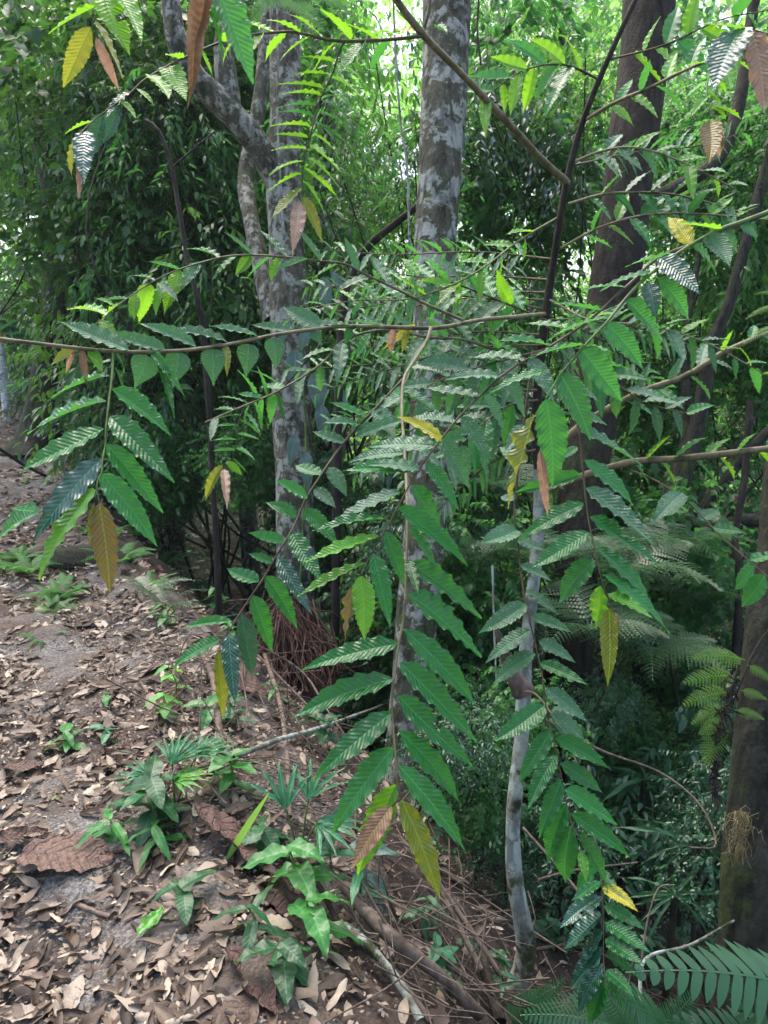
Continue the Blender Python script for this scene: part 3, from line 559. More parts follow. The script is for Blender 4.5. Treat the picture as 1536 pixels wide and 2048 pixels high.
make_branch(D2, [.009, .006, .0045, .0035, .0025, .0015], 'stem', [
 (870, 893, 735, 871, 30, 'dusty', .6), (832, 943, 688, 927, 28, 'mid', .6), (798, 983, 645, 1032, 30, 'dusty', .7), (775, 1038, 625, 1042, 20, 'deep', .8), (759, 1072, 610, 1115, 24, 'light', .75), (726, 1128, 592, 1186, 20, 'light', .75),
 (722, 1152, 729, 1281, 46, 'light', .62, 0, -.02), (706, 1172, 683, 1290, 17, 'amber', .8, 'wavy'), (746, 1107, 789, 1250, 36, 'deep', .6), (771, 1064, 816, 1168, 32, 'deep', .6), (795, 1016, 937, 1132, 36, 'deep', .6), (824, 972, 906, 1084, 36, 'deep', .6),
 (852, 926, 920, 1018, 30, 'deep', .6), (887, 883, 949, 975, 34, 'dusty', .6), (922, 834, 980, 926, 30, 'dusty', .6), (965, 790, 1010, 870, 30, 'dusty', .6), (1010, 748, 1060, 830, 30, 'dusty', .6), (1060, 716, 1110, 790, 28, 'dusty', .6), (1110, 688, 1160, 750, 26, 'dusty', .6),
 (960, 795, 850, 770, 24, 'dusty', .75), (1000, 752, 900, 735, 24, 'dusty', .75), (1050, 722, 940, 700, 24, 'dusty', .75), (1100, 692, 1000, 665, 24, 'mid', .8), (1150, 660, 1050, 640, 20, 'mid', .8), (910, 845, 810, 825, 24, 'dusty', .7), (1200, 622, 1110, 600, 20, 'mid', .85), (840, 938, 742, 912, 26, 'dusty', .7),
 (885, 880, 815, 822, 24, 'yellow', .5), (1250, 575, 1170, 560, 20, 'mid', .85)],
 label='long brown stemmed diagonal branch ending in a pale glossy leaf at the centre', cat='branch', name='hanging_branch')
Fb = [(1130, 672, 1.55), (1140, 740, 1.54), (1151, 826, 1.54), (1160, 876, 1.53), (1164, 923, 1.52), (1168, 964, 1.51), (1176, 1034, 1.49), (1188, 1093, 1.47), (1199, 1143, 1.45), (1211, 1184, 1.44), (1226, 1218, 1.43)]
make_branch(Fb, [.004, .003, .0018], 'stem', [
 (1155, 894, 1116, 917, 26, 'mid'), (1161, 949, 1030, 984, 30, 'deep'), (1167, 1008, 1030, 1063, 34, 'deep'), (1176, 1065, 1061, 1132, 38, 'deep', .6), (1189, 1121, 1108, 1205, 44, 'deep', .5), (1202, 1172, 1188, 1263, 29, 'light', .5, 'wavy'),
 (1161, 863, 1291, 925, 26, 'dusty', .7), (1167, 920, 1286, 998, 28, 'deep', .7), (1173, 976, 1313, 1083, 32, 'dusty', .7), (1180, 1034, 1324, 1118, 30, 'deep', .7), (1192, 1094, 1330, 1195, 30, 'deep', .7), (1204, 1149, 1362, 1242, 27, 'mid', .7), (1217, 1188, 1308, 1225, 24, 'light', .7),
 (1218, 1218, 1215, 1374, 34, 'olive', .55), (1232, 1225, 1228, 1302, 16, 'copper', .3), (1150, 830, 1215, 850, 20, 'dusty'), (1145, 770, 1200, 800, 20, 'dusty', .7), (1142, 760, 1090, 790, 20, 'dusty', .7)],
 label='drooping twig with a glossy olive tip leaf, before the dark trunk', cat='branch', name='hanging_branch')
Gb = [(1066, 700, 1.95), (1050, 830, 1.95), (1032, 976, 1.94), (1029, 1034, 1.93), (1038, 1108, 1.92), (1047, 1181, 1.9), (1058, 1235, 1.88), (1069, 1282, 1.86), (1084, 1349, 1.83), (1092, 1414, 1.8), (1101, 1458, 1.78), (1113, 1507, 1.76), (1125, 1566, 1.74), (1133, 1607, 1.73), (1145, 1651, 1.71), (1157, 1675, 1.7), (1163, 1700, 1.7)]
make_branch(Gb, [.0045, .0035, .0028, .0016], 'stem', [
 (1051, 1209, 957, 1266, 33, 'dusty'), (1060, 1261, 961, 1313, 31, 'dusty'), (1070, 1308, 976, 1364, 33, 'dusty'), (1089, 1411, 991, 1479, 38, 'dusty' if 0 else 'deep'), (1103, 1461, 1029, 1565, 37, 'deep'), (1113, 1510, 1051, 1615, 34, 'deep'), (1123, 1560, 1071, 1679, 35, 'deep'), (1133, 1607, 1087, 1732, 36, 'deep'), (1142, 1652, 1123, 1779, 40, 'mid'),
 (1051, 1179, 1119, 1222, 18, 'dusty'), (1062, 1235, 1147, 1266, 22, 'dusty'), (1078, 1283, 1153, 1323, 25, 'dusty'), (1079, 1326, 1176, 1367, 23, 'deep'), (1091, 1378, 1176, 1442, 31, 'dusty'), (1101, 1431, 1191, 1477, 31, 'dusty'), (1110, 1478, 1217, 1536, 31, 'deep'), (1120, 1528, 1220, 1581, 30, 'deep'),
 (1130, 1579, 1248, 1644, 32, 'mid'), (1142, 1628, 1261, 1715, 33, 'mid'), (1155, 1669, 1248, 1780, 32, 'mid'), (1161, 1701, 1175, 1762, 19, 'light', .4),
 (1033, 1080, 1090, 1095, 18, 'dusty'), (1040, 1130, 1105, 1160, 18, 'dusty'), (1032, 1000, 1000, 990, 16, 'dusty'), (1034, 1060, 960, 1085, 30, 'dusty'), (1040, 930, 1000, 880, 20, 'dusty'), (1048, 850, 1010, 900, 22, 'dusty')],
 label='long drooping twig of two leaf rows hanging beside the pale sapling trunk', cat='branch', name='hanging_branch')
K1 = [(450, -60, .72), (440, -40, .72), (425, -10, .72)]
make_branch(K1, [.003, .002], 'green', [(410, -45, 374, 208, 26, 'copper', .15, 'curled'), (432, -30, 521, 154, 54, 'mid', .72, 1), (422, -20, 448, 112, 10, 'mid', .85)],
 label='out of focus leaves dangling from the top edge, one brown and curled', cat='branch', name='hanging_branch')
K2 = [(230, -80, .9), (215, -20, .9), (196, 25, .9), (186, 45, .9)]
make_branch(K2, [.003, .002], 'green', [(180, 55, 117, 178, 40, 'olive', .3), (187, 40, 251, 154, 38, 'olive', .8), (192, 75, 238, 184, 20, 'pink', .3), (203, -20, 262, 97, 38, 'light', .85), (193, 12, 93, 60, 26, 'light', .85), (225, -30, 287, 72, 30, 'light', .85)],
 label='cluster of olive, copper and bright green leaves in the top left corner', cat='branch', name='hanging_branch')
K3 = [(1640, 40, .85), (1560, 70, .85), (1500, 60, .85)]
make_branch(K3, [.003, .002], 'stem', [(1484, 55, 1427, 158, 46, 'blue', .4), (1505, 65, 1531, 218, 42, 'pink', .3, 'wavy'), (1500, 60, 1400, 40, 22, 'light', .8), (1530, 60, 1420, 85, 20, 'light', .8)],
 label='blurred grey green leaf beside a limp pinkish one in the top right corner', cat='branch', name='hanging_branch')
K4 = [(1500, 60, 1.75), (1430, 130, 1.72), (1415, 180, 1.7), (1426, 232, 1.68)]
make_branch(K4, [.003, .0015], 'green', auto_leaves(K4, 5, 58, wr=.32, ang=70, kind=['light'], droop=.2)+[(1430, 232, 1458, 307, 38, 'olive', .8), (1420, 245, 1418, 327, 26, 'amber', .8), (1430, 248, 1441, 322, 20, 'pink', .3), (1428, 212, 1485, 232, 15, 'light')],
 label='twig with a cluster of olive and pink young leaves, upper right', cat='branch', name='hanging_branch', face=.8)
Q = [(640, 690, 2.15), (560, 780, 2.1), (505, 800, 2.05), (482, 830, 2.0), (475, 870, 1.96), (468, 910, 1.93), (452, 935, 1.9)]
lv = auto_leaves(Q, 8, 66, wr=.1, ang=78, kind=['mid'], start=.35, droop=-.02, end=.97)
make_branch(Q, [.004, .002, .001], 'darkstem', [tuple(list(l)[:6]+[.93]) for l in lv]+[(445, 930, 402, 1004, 18, 'olive', .5), (448, 938, 457, 1008, 13, 'pink', .3), (452, 925, 492, 948, 14, 'light', .6)],
 label='dark twig with rows of narrow wavy leaves and a brown tip, left of centre', cat='branch', name='hanging_branch')
# ---------------------------------------------------------------- scatter helper
def rotmats(n, yaw, pitch, roll):
    cy, sy, cp, sp_, cr, sr = np.cos(yaw), np.sin(yaw), np.cos(pitch), np.sin(pitch), np.cos(roll), np.sin(roll)
    Z_ = np.zeros(n); O = np.ones(n)
    Rz = np.stack([np.stack([cy, -sy, Z_], -1), np.stack([sy, cy, Z_], -1), np.stack([Z_, Z_, O], -1)], 1)
    Ry = np.stack([np.stack([cp, Z_, -sp_], -1), np.stack([Z_, O, Z_], -1), np.stack([sp_, Z_, cp], -1)], 1)   # +pitch lifts the tip
    Rx = np.stack([np.stack([O, Z_, Z_], -1), np.stack([Z_, cr, -sr], -1), np.stack([Z_, sr, cr], -1)], 1)
    return Rz @ Ry @ Rx
def scatter(tV, tF, pos, Rm, sx, sy, rnd):
    n = len(pos); k = len(tV)
    v = tV[None]*np.stack([sx, sy, sx], -1)[:, None, :]
    v = np.einsum('nij,nkj->nki', Rm, v)+pos[:, None, :]
    Fa = (tF[None]+(np.arange(n)*k)[:, None, None]).reshape(-1, tF.shape[1])
    return v.reshape(-1, 3), Fa, np.repeat(rnd, k)
# small leaf: folded, pointed, bent (6 quads as tris)
def small_leaf(bend=.25, fold=.18, wide=.5):
    V = [(0, 0, 0)]
    for x, w_ in ((.22, .42), (.55, .5), (.82, .27)):
        z = -bend*x*x
        V += [(x, -w_, z+fold*w_*.6), (x, 0, z), (x, w_, z+fold*w_*.6)]
    V.append((1, 0, -bend))
    T = [(0, 1, 2), (0, 2, 3)]
    for a in (1, 4): T += [(a, a+3, a+4), (a, a+4, a+1), (a+1, a+4, a+5), (a+1, a+5, a+2)]
    T += [(7, 10, 8), (8, 10, 9)]
    return np.array(V, float), np.array(T)
SL = small_leaf()
def crown_mesh(name, mat, seed, rad=(1, 1, .9), twigs=185, lpt=10, llen=.175, lw=.56, tl=.5, droop=.45, shell=.35):
    r = np.random.default_rng(seed)
    u = r.normal(size=(twigs, 3)); u /= np.linalg.norm(u, axis=1)[:, None]
    rr = (shell+(1-shell)*r.random(twigs))**.6
    lump = 1+.22*np.sin(u[:, 0]*5+seed)+.18*np.sin(u[:, 2]*7+seed*2)+.12*np.sin(u[:, 1]*9)
    c = u*(rr*lump)[:, None]*np.array(rad)
    d = u*.7+r.normal(size=(twigs, 3))*.55; d[:, 2] -= droop; d /= np.linalg.norm(d, axis=1)[:, None]
    tl_ = tl*r.uniform(.5, 1.2, twigs)
    s = np.tile(np.linspace(.05, 1, lpt), twigs)
    ti = np.repeat(np.arange(twigs), lpt)
    pos = c[ti]+d[ti]*(s*tl_[ti])[:, None]; pos[:, 2] -= (s**2)*.25*tl_[ti]
    n = len(ti)
    yaw = np.arctan2(d[ti, 1], d[ti, 0])+np.tile(np.where(np.arange(lpt) % 2, 1, -1), twigs)*r.uniform(.5, 1.1, n)
    pitch = -r.uniform(-.25, .85, n)-droop*.5*r.random(n); roll = r.normal(0, .35, n)
    L_ = llen*r.uniform(.6, 1.2, n)*(1-.3*s)
    V, Fa, rn = scatter(SL[0], SL[1], pos, rotmats(n, yaw, pitch, roll), L_, L_*lw, np.clip(r.random(n)*.55+np.repeat(r.random(twigs), lpt)*.45, 0, 1))
    # twigs as thin prisms
    a = c-d*0.12; b = c+d*tl_[:, None]; b[:, 2] -= .25*tl_
    t3 = np.array([[0, .004, 0], [0, -.003, .003], [0, -.003, -.003]])
    tv = np.concatenate([a[:, None]+t3, b[:, None]+t3*.4], 1).reshape(-1, 3)
    tf = np.array([(0, 3, 4), (0, 4, 1), (1, 4, 5), (1, 5, 2), (2, 5, 3), (2, 3, 0)])
    tF = (tf[None]+(np.arange(twigs)*6)[:, None, None]).reshape(-1, 3)+len(V)
    me = mesh_from(name, np.vstack([V, tv]), np.vstack([Fa, tF]), mat, None, np.r_[rn, np.zeros(len(tv))], smooth=False)
    me.materials.append(BK['darkstem'])
    mi = np.zeros(len(me.polygons), np.int32); mi[len(Fa):] = 1; me.polygons.foreach_set('material_index', mi)
    return me
CR = {}
for k_, nm, s0, kw in (
  ('mid0', 'mid', 1, {}), ('mid1', 'mid', 2, dict(llen=.17, lw=.4, droop=.6)), ('mid2', 'mid', 3, dict(llen=.11, twigs=330, lpt=11, tl=.4)),
  ('dark0', 'dark', 4, {}), ('dark1', 'dark', 5, dict(llen=.19, lw=.31, droop=.8, twigs=180)), ('dark2', 'dark', 6, dict(llen=.08, twigs=460, lw=.4, tl=.35)),
  ('bright0', 'bright', 7, dict(llen=.12, twigs=180)), ('bright1', 'bright', 8, dict(llen=.09, twigs=380, lw=.4)),
  ('cool0', 'cool', 9, dict(llen=.13, lw=.35)), ('cool1', 'cool', 10, dict(llen=.08, twigs=420, lw=.55, tl=.3)),
  ('big0', 'cool', 12, dict(llen=.26, lw=.38, twigs=70, lpt=9, droop=.6)),
  ('drape0', 'mid', 13, dict(llen=.2, lw=.3, twigs=55, lpt=9, droop=1.2, tl=.7)), ('drape1', 'dark', 14, dict(llen=.22, lw=.32, twigs=50, lpt=8, droop=1.3, tl=.7)), ('drape2', 'grey', 15, dict(llen=.2, lw=.32, twigs=30, lpt=8, droop=1.3, tl=.7))):
    CR[k_] = crown_mesh('foliage', MG[nm], s0, **kw)

# ---------------------------------------------------------------- trunks of trees whose crowns are above the view
def trunk_tree(pts, rad, mat, label, group=None, sides=20, bump=.06, limbs=(), ground_=True, flare=(.07, .5), name='tree', n=60, cat='tree'):
    w3 = stem3(pts)
    if ground_: w3[0][2] = H(w3[0][0], w3[0][1])-.1
    base = w3[0].copy(); ww = spline(w3, n)
    root = empty(name, base, label, cat, group)
    V, Fq, UV = tube(ww-base, rad, sides, bump=bump, seed=int(abs(pts[0][0])), flare=flare)
    link('trunk', mesh_from('trunk', V, Fq, BK[mat], UV), root)
    for lp, lr in limbs:
        lw_ = spline(stem3(lp), 30); V, Fq, UV = tube(lw_-base, lr, 14, bump=bump, seed=3)
        link('limb', mesh_from('limb', V, Fq, BK[mat], UV), root)
    return root
def gp(px, d):   # ground point straight below a pixel column at a depth: returns py of the base
    x = (px-768)/F*d; y = d*math.cos(PITCH)+.2; z = H(x, y)
    return px, 1024-((z-1.6)+math.sin(PITCH)*d)/math.cos(PITCH)/d*F*1.0, d
trunk_tree([(815, 1690, 4.5), (818, 1480, 4.5), (832, 1250, 4.5), (855, 1000, 4.5), (868, 650, 4.6), (869, 500, 4.65), (882, 300, 4.7), (893, 50, 4.8), (900, -250, 4.9)], [.15, .125, .122, .125, .13, .14, .15, .16], 'mottled',
           'straight trunk with white lichen patches at the centre, behind the hanging twigs', bump=.035)
trunk_tree([(592, 1260, 6.0), (590, 1100, 6.0), (585, 900, 6.0), (580, 700, 6.0), (575, 500, 6.0), (566, 350, 6.0), (572, 230, 6.0), (570, 60, 6.05), (566, -250, 6.1)], [.19, .155, .15, .15, .145, .14, .12, .12, .12], 'palem',
           'pale blotched trunk forking into a thick crooked limb, left of the centre', bump=.06,
           limbs=[([(562, 370, 6.0), (530, 310, 5.9), (480, 245, 5.8), (425, 190, 5.7), (385, 150, 5.65), (350, 60, 5.6), (330, -120, 5.6)], [.11, .1, .095, .08, .07, .06]),
                  ([(462, 225, 5.78), (452, 150, 5.75), (448, 90, 5.75), (470, 0, 5.75), (480, -150, 5.75)], [.085, .08, .07, .06]),
                  ([(548, 640, 6.0), (520, 520, 6.15), (500, 430, 6.3), (492, 350, 6.5), (520, 200, 6.6), (540, -50, 6.7)], [.08, .07, .07, .06, .05])])
trunk_tree([(1130, 1400, 5.5), (1145, 1200, 5.5), (1160, 1000, 5.5), (1180, 880, 5.5), (1207, 700, 5.5), (1240, 500, 5.5), (1265, 300, 5.5), (1290, 100, 5.5), (1315, -250, 5.5)], [.21, .17, .165, .165, .17, .18, .18, .18], 'dark',
           'dark brown leaning trunk right of the centre', bump=.05,
           limbs=[([(1248, 470, 5.5), (1310, 400, 5.6), (1390, 355, 5.7), (1440, 310, 5.8), (1475, 220, 5.9), (1500, 60, 6.0), (1520, -80, 6.0)], [.06, .055, .05, .05, .045, .04])])
trunk_tree([(75, 960, 9.5), (85, 850, 9.5), (108, 700, 9.5), (118, 500, 9.5), (100, 330, 9.5), (60, 180, 9.5), (15, -80, 9.5)], [.27, .23, .2, .16, .13, .12, .12], 'mossy', 'dark mossy trunk beside the path at the left, leaning to the left higher up', bump=.08)
trunk_tree([(190, 940, 9.0), (188, 800, 9.0), (192, 600, 9.0), (185, 400, 9.0), (175, 150, 9.0), (170, -80, 9.0)], [.15, .13, .12, .1, .1], 'mossy', 'thin mossy trunk just right of the mossy trunk by the path')
trunk_tree([(500, 980, 9.0), (480, 800, 9.0), (460, 600, 9.0), (440, 430, 9.0), (425, 280, 9.0), (410, 100, 9.0), (400, -80, 9.0)], [.12, .11, .1, .1, .1, .09], 'palem', 'slim pale trunk behind the crooked limb')
trunk_tree([(340, 900, 10), (335, 600, 10), (328, 300, 10), (326, 100, 10), (325, -80, 10)], [.13, .12, .11, .1], 'palem', 'slim pale trunk among leaves in the upper left')
trunk_tree([(655, 950, 8.5), (640, 500, 8.5), (655, 250, 8.5), (640, 100, 8.5), (650, -80, 8.5)], [.1, .09, .09, .08], 'mottled', 'slim mottled trunk between the two lichen covered trunks')
trunk_tree([(425, 930, 4.6), (412, 720, 4.5), (395, 600, 4.4), (372, 500, 4.4), (355, 400, 4.4), (342, 330, 4.4), (318, 262, 4.4), (290, 240, 4.4)], [.022, .02, .018, .017, .014, .01], 'darkstem', 'thin black crooked stem in front of the foliage, upper left', sides=8, bump=.15, flare=None,
           limbs=[([(345, 335, 4.4), (385, 300, 4.4), (430, 262, 4.4)], [.007, .004])], name='sapling')
trunk_tree([(660, 980, 5.3), (680, 700, 5.3), (705, 545, 5.3), (740, 490, 5.3), (800, 440, 5.2), (845, 405, 5.1)], [.03, .03, .032, .03, .025], 'darkstem', 'dark bare limb curving up to the right behind the central trunk', sides=10, bump=.1, flare=None, name='sapling')
trunk_tree([(1290, 1180, 6.0), (1320, 1080, 6.0), (1365, 960, 6.0), (1400, 830, 6.0), (1420, 700, 6.0), (1460, 600, 6.0), (1500, 450, 6.0), (1560, 250, 6.0)], [.1, .09, .075, .06, .05, .045, .04], 'mossy', 'leaning mossy trunk with low spreading limbs, at the right behind the ferns', bump=.12,
           limbs=[([(1330, 1075, 6.0), (1380, 1050, 5.9), (1440, 1055, 5.8), (1500, 1040, 5.7), (1600, 1045, 5.6)], [.07, .06, .055, .05]),
                  ([(1320, 1070, 6.0), (1345, 960, 6.1), (1375, 860, 6.2), (1370, 700, 6.3), (1400, 500, 6.4)], [.05, .04, .03, .02]),
                  ([(1330, 1100, 6.0), (1420, 1000, 5.9), (1500, 900, 5.8), (1600, 800, 5.7)], [.05, .04, .03])])
trunk_tree([(1480, 1330, 5.0), (1478, 1200, 5.0), (1470, 1080, 5.0), (1490, 950, 5.0), (1500, 800, 5.0)], [.03, .028, .025, .02], 'darkstem', 'thin dark stem at the right under the mossy limb', sides=10, name='sapling')
bigr = trunk_tree([(1500, 2040, 2.7), (1500, 1850, 2.7), (1512, 1650, 2.7), (1528, 1450, 2.7), (1550, 1250, 2.7), (1600, 900, 2.75), (1640, 500, 2.8)], [.14, .105, .1, .1, .1, .1], 'mossy', 'dark mossy trunk cut by the right edge, low in the view', bump=.07)
# pale branches coming in from the right
for pts, rd, lab in (
  ([(1082, 925, 2.8), (1121, 886, 2.75), (1185, 837, 2.7), (1282, 785, 2.65), (1365, 755, 2.6), (1410, 729, 2.55), (1459, 699, 2.5), (1600, 640, 2.45)], [.017, .015, .012, .009, .006], None),
  ([(1080, 985, 2.8), (1159, 954, 2.7), (1267, 924, 2.6), (1372, 916, 2.5), (1536, 897, 2.4), (1620, 890, 2.35)], [.013, .0125, .011, .009], None)):
    make_branch(pts, rd, 'tan', [tuple(list(l)[:6]+[.8]) for l in auto_leaves(pts, 6, 70, wr=.24, ang=50, kind=['dusty', 'mid', 'light'], start=.35, droop=.1)], parent=SP)
make_branch([(1262, 940, 2.6), (1310, 960, 2.5), (1370, 1000, 2.4), (1440, 1070, 2.3), (1520, 1140, 2.2), (1580, 1190, 2.1)], [.004, .003, .002], 'stem', [(1365, 985, 1310, 1028, 28, 'dusty'), (1400, 1040, 1440, 1010, 20, 'dusty'), (1425, 1055, 1490, 1060, 22, 'mid'), (1510, 1130, 1465, 1180, 36, 'mid'), (1500, 1120, 1560, 1100, 36, 'mid'), (1530, 1150, 1480, 1215, 40, 'mid')], parent=SP)
# hanging bare vines
def vine(pts, r0, mat, label, group=None):
    w_ = spline(stem3(pts), 40); V, Fq, UV = tube(w_-w_[0], [r0, r0*.9, r0], 6, bump=.15, seed=int(pts[0][0]))
    o = link('vine', mesh_from('vine', V, Fq, BK[mat], UV), None, w_[0]); return tag(o, label, 'vine', group)
vine([(552, -40, 5.6), (556, 100, 5.6), (555, 240, 5.6), (562, 380, 5.6), (568, 480, 5.6)], .009, 'pale', 'thin whitish vine hanging straight in front of the forked trunk')
vine([(785, -40, 4.3), (792, 120, 4.3), (800, 230, 4.3), (815, 350, 4.3), (820, 500, 4.3), (832, 640, 4.3)], .007, 'pale', 'thin grey vine hanging along the left side of the central trunk')
vine([(960, -40, 4.4), (955, 60, 4.4), (962, 130, 4.4)], .006, 'darkstem', 'short dark vine at the top, right of the central trunk')

# white post at the left edge
pb = P(6, 745, 13.0); pz = H(pb[0], pb[1])
post = empty('post', (pb[0], pb[1], pz), 'white round post standing by the path at the left edge', 'post')
def plain(name, c, rough=.6, crackle=False):
    m, t, N, L = new_mat(name); p = nd(t, 'BsdfPrincipled'); tc = nd(t, 'TexCoord'); n = nd(t, 'TexNoise'); n.inputs['Scale'].default_value = 9; n.inputs['Detail'].default_value = 6; L.new(tc.outputs['Object'], n.inputs['Vector'])
    L.new(mixc(t, ramp(t, n.outputs[0], [(.4, 0), (.65, 1)]), c, tuple(x*.65 for x in c)), p.inputs['Base Color']); p.inputs['Roughness'].default_value = rough
    if crackle:
        n2 = nd(t, 'TexNoise'); n2.inputs['Scale'].default_value = 24; n2.inputs['Detail'].default_value = 8; n2.inputs['Roughness'].default_value = .7; L.new(tc.outputs['Object'], n2.inputs['Vector'])
        u_ = nd(t, 'UVMap'); s_ = nd(t, 'SeparateXYZ'); L.new(u_.outputs[0], s_.inputs[0]); av_ = math_(t, 'ABSOLUTE', math_(t, 'SUBTRACT', s_.outputs[1], .5))
        vn = math_(t, 'ABSOLUTE', math_(t, 'SUBTRACT', math_(t, 'FRACT', math_(t, 'SUBTRACT', math_(t, 'MULTIPLY', s_.outputs[0], 9.0), math_(t, 'MULTIPLY', av_, 8.0))), .5))
        bp = nd(t, 'Bump'); bp.inputs['Strength'].default_value = 1; bp.inputs['Distance'].default_value = .012; L.new(math_(t, 'ADD', n2.outputs[0], math_(t, 'MINIMUM', math_(t, 'MULTIPLY', vn, 3.0), .5)), bp.inputs['Height']); L.new(bp.outputs[0], p.inputs['Normal'])
        L.new(mixc(t, ramp(t, n2.outputs[0], [(.42, 0), (.6, 1)]), tuple(x*.5 for x in c), tuple(x*1.2 for x in c)), p.inputs['Base Color'])
    o = nd(t, 'OutputMaterial'); L.new(p.outputs[0], o.inputs[0]); return m
V, Fq, UV = tube(np.array([[0, 0, -.2], [0, 0, 2.2], [0.0, 0, 4.3]])+0, [.075, .072, .07], 16)
link('shaft', mesh_from('shaft', V, Fq, plain('white_paint', (.62, .63, .66)), UV), post)
V, Fq, UV = tube(np.array([[0, 0, 4.3], [0, 0, 4.32], [0, 0, 4.36]]), [.085, .085, .02], 16)
link('cap', mesh_from('cap', V, Fq, plain('grey_cap', (.4, .4, .42)), UV), post)
V, Fq, UV = tube(np.array([[0, 0, 1.15], [0, 0, 1.25], [0, 0, 1.35]]), [.079, .079, .079], 16)
link('band', mesh_from('band', V, Fq, plain('orange_band', (.5, .25, .03)), UV), post)

# ---------------------------------------------------------------- understorey trees and shrubs
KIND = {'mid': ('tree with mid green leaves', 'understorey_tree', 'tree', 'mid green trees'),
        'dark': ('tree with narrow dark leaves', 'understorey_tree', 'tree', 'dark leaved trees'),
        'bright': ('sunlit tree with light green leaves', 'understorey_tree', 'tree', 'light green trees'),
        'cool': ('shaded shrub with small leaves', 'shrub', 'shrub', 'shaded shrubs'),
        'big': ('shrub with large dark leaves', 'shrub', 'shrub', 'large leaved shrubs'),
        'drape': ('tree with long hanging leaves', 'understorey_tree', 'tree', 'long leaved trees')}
def place_words(c):
    rel = np.asarray(c)-CAM; d = rel@FWD; px = 768+rel[0]/d*F; py = 1024-(rel@UPC)/d*F
    hz = 'at the left edge' if px < 120 else 'behind the crooked limb' if px < 480 else 'around the forked trunk' if px < 680 else 'by the central trunk' if px < 960 else 'left of the dark trunk' if px < 1160 else 'right of the dark trunk' if px < 1350 else 'at the right edge'
    vt = 'high up' if py < 250 else 'midway up' if py < 620 else 'low down' if py < 1100 else 'at the foot'
    return vt+' '+hz, ('near' if d < 8 else 'farther' if d < 12.5 else 'distant')
def plant_crown(c, kk, sc_, rz, squash=1.0):
    fam = kk.rstrip('0123456789'); lab, nm, cat, grp = KIND[fam]
    pw_, dw_ = place_words(c); lab = dw_+' '+lab+' '+pw_; grp = dw_+' '+grp+', '+pw_
    if sc_ < .36: nm, cat, lab, grp = 'shrub', 'shrub', lab.replace(' tree ', ' low shrub '), grp.replace('trees', 'low shrubs')
    x, y = c[0], c[1]; gz = H(x, y)
    root = empty(nm, (x, y, gz), lab, cat, grp)
    hgt = c[2]-gz
    if hgt > .3:
        top = np.array([0, 0, hgt+sc_*.3]); sw_ = min(.9, hgt*.16); off = nrng.normal(0, sw_, (3, 2))
        V, Fq, UV = tube(spline([[off[0][0], off[0][1], -.4], [off[1][0], off[1][1], hgt*.33], [off[2][0]*.6, off[2][1]*.6, hgt*.66], top], 16), [.014*sc_+.008, .006], 6, bump=.1)
        link('trunk', mesh_from('trunk', V, Fq, BK['mossy' if fam != 'bright' else 'palem'], UV), root)
    f = link('foliage', CR[kk], root, (0, 0, hgt)); f.scale = (sc_, sc_, sc_*squash); f.rotation_euler = (0, 0, rz); f['kind'] = 'stuff'
    return root
def zone(n, x0, x1, y0, y1, d0, d1, kinds, s0, s1, sky=()):
    for i in range(n):
        for tr in range(30):
            px, py = rng.uniform(x0, x1), rng.uniform(y0, y1)
            if not any(a <= px <= b and c_ <= py <= e for a, b, c_, e in sky): break
        d = rng.uniform(d0, d1); c = P(px, py, d)
        s = rng.uniform(s0, s1)
        if c[2] < H(c[0], c[1])+.25*s: c[2] = H(c[0], c[1])+.25*s
        plant_crown(c, rng.choice(kinds), s, rng.uniform(0, 6.28))
SKY = [(-70, 75, 380, 800), (0, 90, -100, 260), (1060, 1220, -100, 100), (1360, 1600, -100, 110), (960, 1180, 400, 620), (1300, 1500, 380, 640)]
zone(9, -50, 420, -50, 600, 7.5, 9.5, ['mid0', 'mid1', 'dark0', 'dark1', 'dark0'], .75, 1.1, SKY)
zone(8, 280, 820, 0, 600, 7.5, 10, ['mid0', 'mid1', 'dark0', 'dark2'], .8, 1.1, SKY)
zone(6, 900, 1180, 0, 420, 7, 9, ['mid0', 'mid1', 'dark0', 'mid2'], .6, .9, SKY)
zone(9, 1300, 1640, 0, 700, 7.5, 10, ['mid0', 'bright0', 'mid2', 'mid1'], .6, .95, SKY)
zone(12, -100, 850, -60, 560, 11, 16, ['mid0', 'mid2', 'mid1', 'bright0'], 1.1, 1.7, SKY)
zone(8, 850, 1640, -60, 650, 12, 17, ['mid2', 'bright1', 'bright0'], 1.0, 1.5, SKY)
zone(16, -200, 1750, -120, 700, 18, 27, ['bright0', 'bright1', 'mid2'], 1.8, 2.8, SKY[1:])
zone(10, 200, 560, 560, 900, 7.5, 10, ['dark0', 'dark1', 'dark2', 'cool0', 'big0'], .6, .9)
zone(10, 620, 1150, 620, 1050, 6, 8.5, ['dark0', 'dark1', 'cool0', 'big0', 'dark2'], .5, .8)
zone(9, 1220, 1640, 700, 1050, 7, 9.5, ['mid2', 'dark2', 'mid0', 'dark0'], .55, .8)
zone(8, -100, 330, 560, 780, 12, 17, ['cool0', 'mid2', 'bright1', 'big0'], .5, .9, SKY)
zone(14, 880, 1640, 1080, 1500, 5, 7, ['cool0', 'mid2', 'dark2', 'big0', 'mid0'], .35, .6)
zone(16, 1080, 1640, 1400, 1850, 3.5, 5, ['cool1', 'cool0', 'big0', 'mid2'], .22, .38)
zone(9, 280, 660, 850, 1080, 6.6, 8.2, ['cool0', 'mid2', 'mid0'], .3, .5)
zone(6, 640, 1040, 1100, 1500, 5.4, 6.5, ['cool0', 'cool1', 'dark2'], .3, .5)

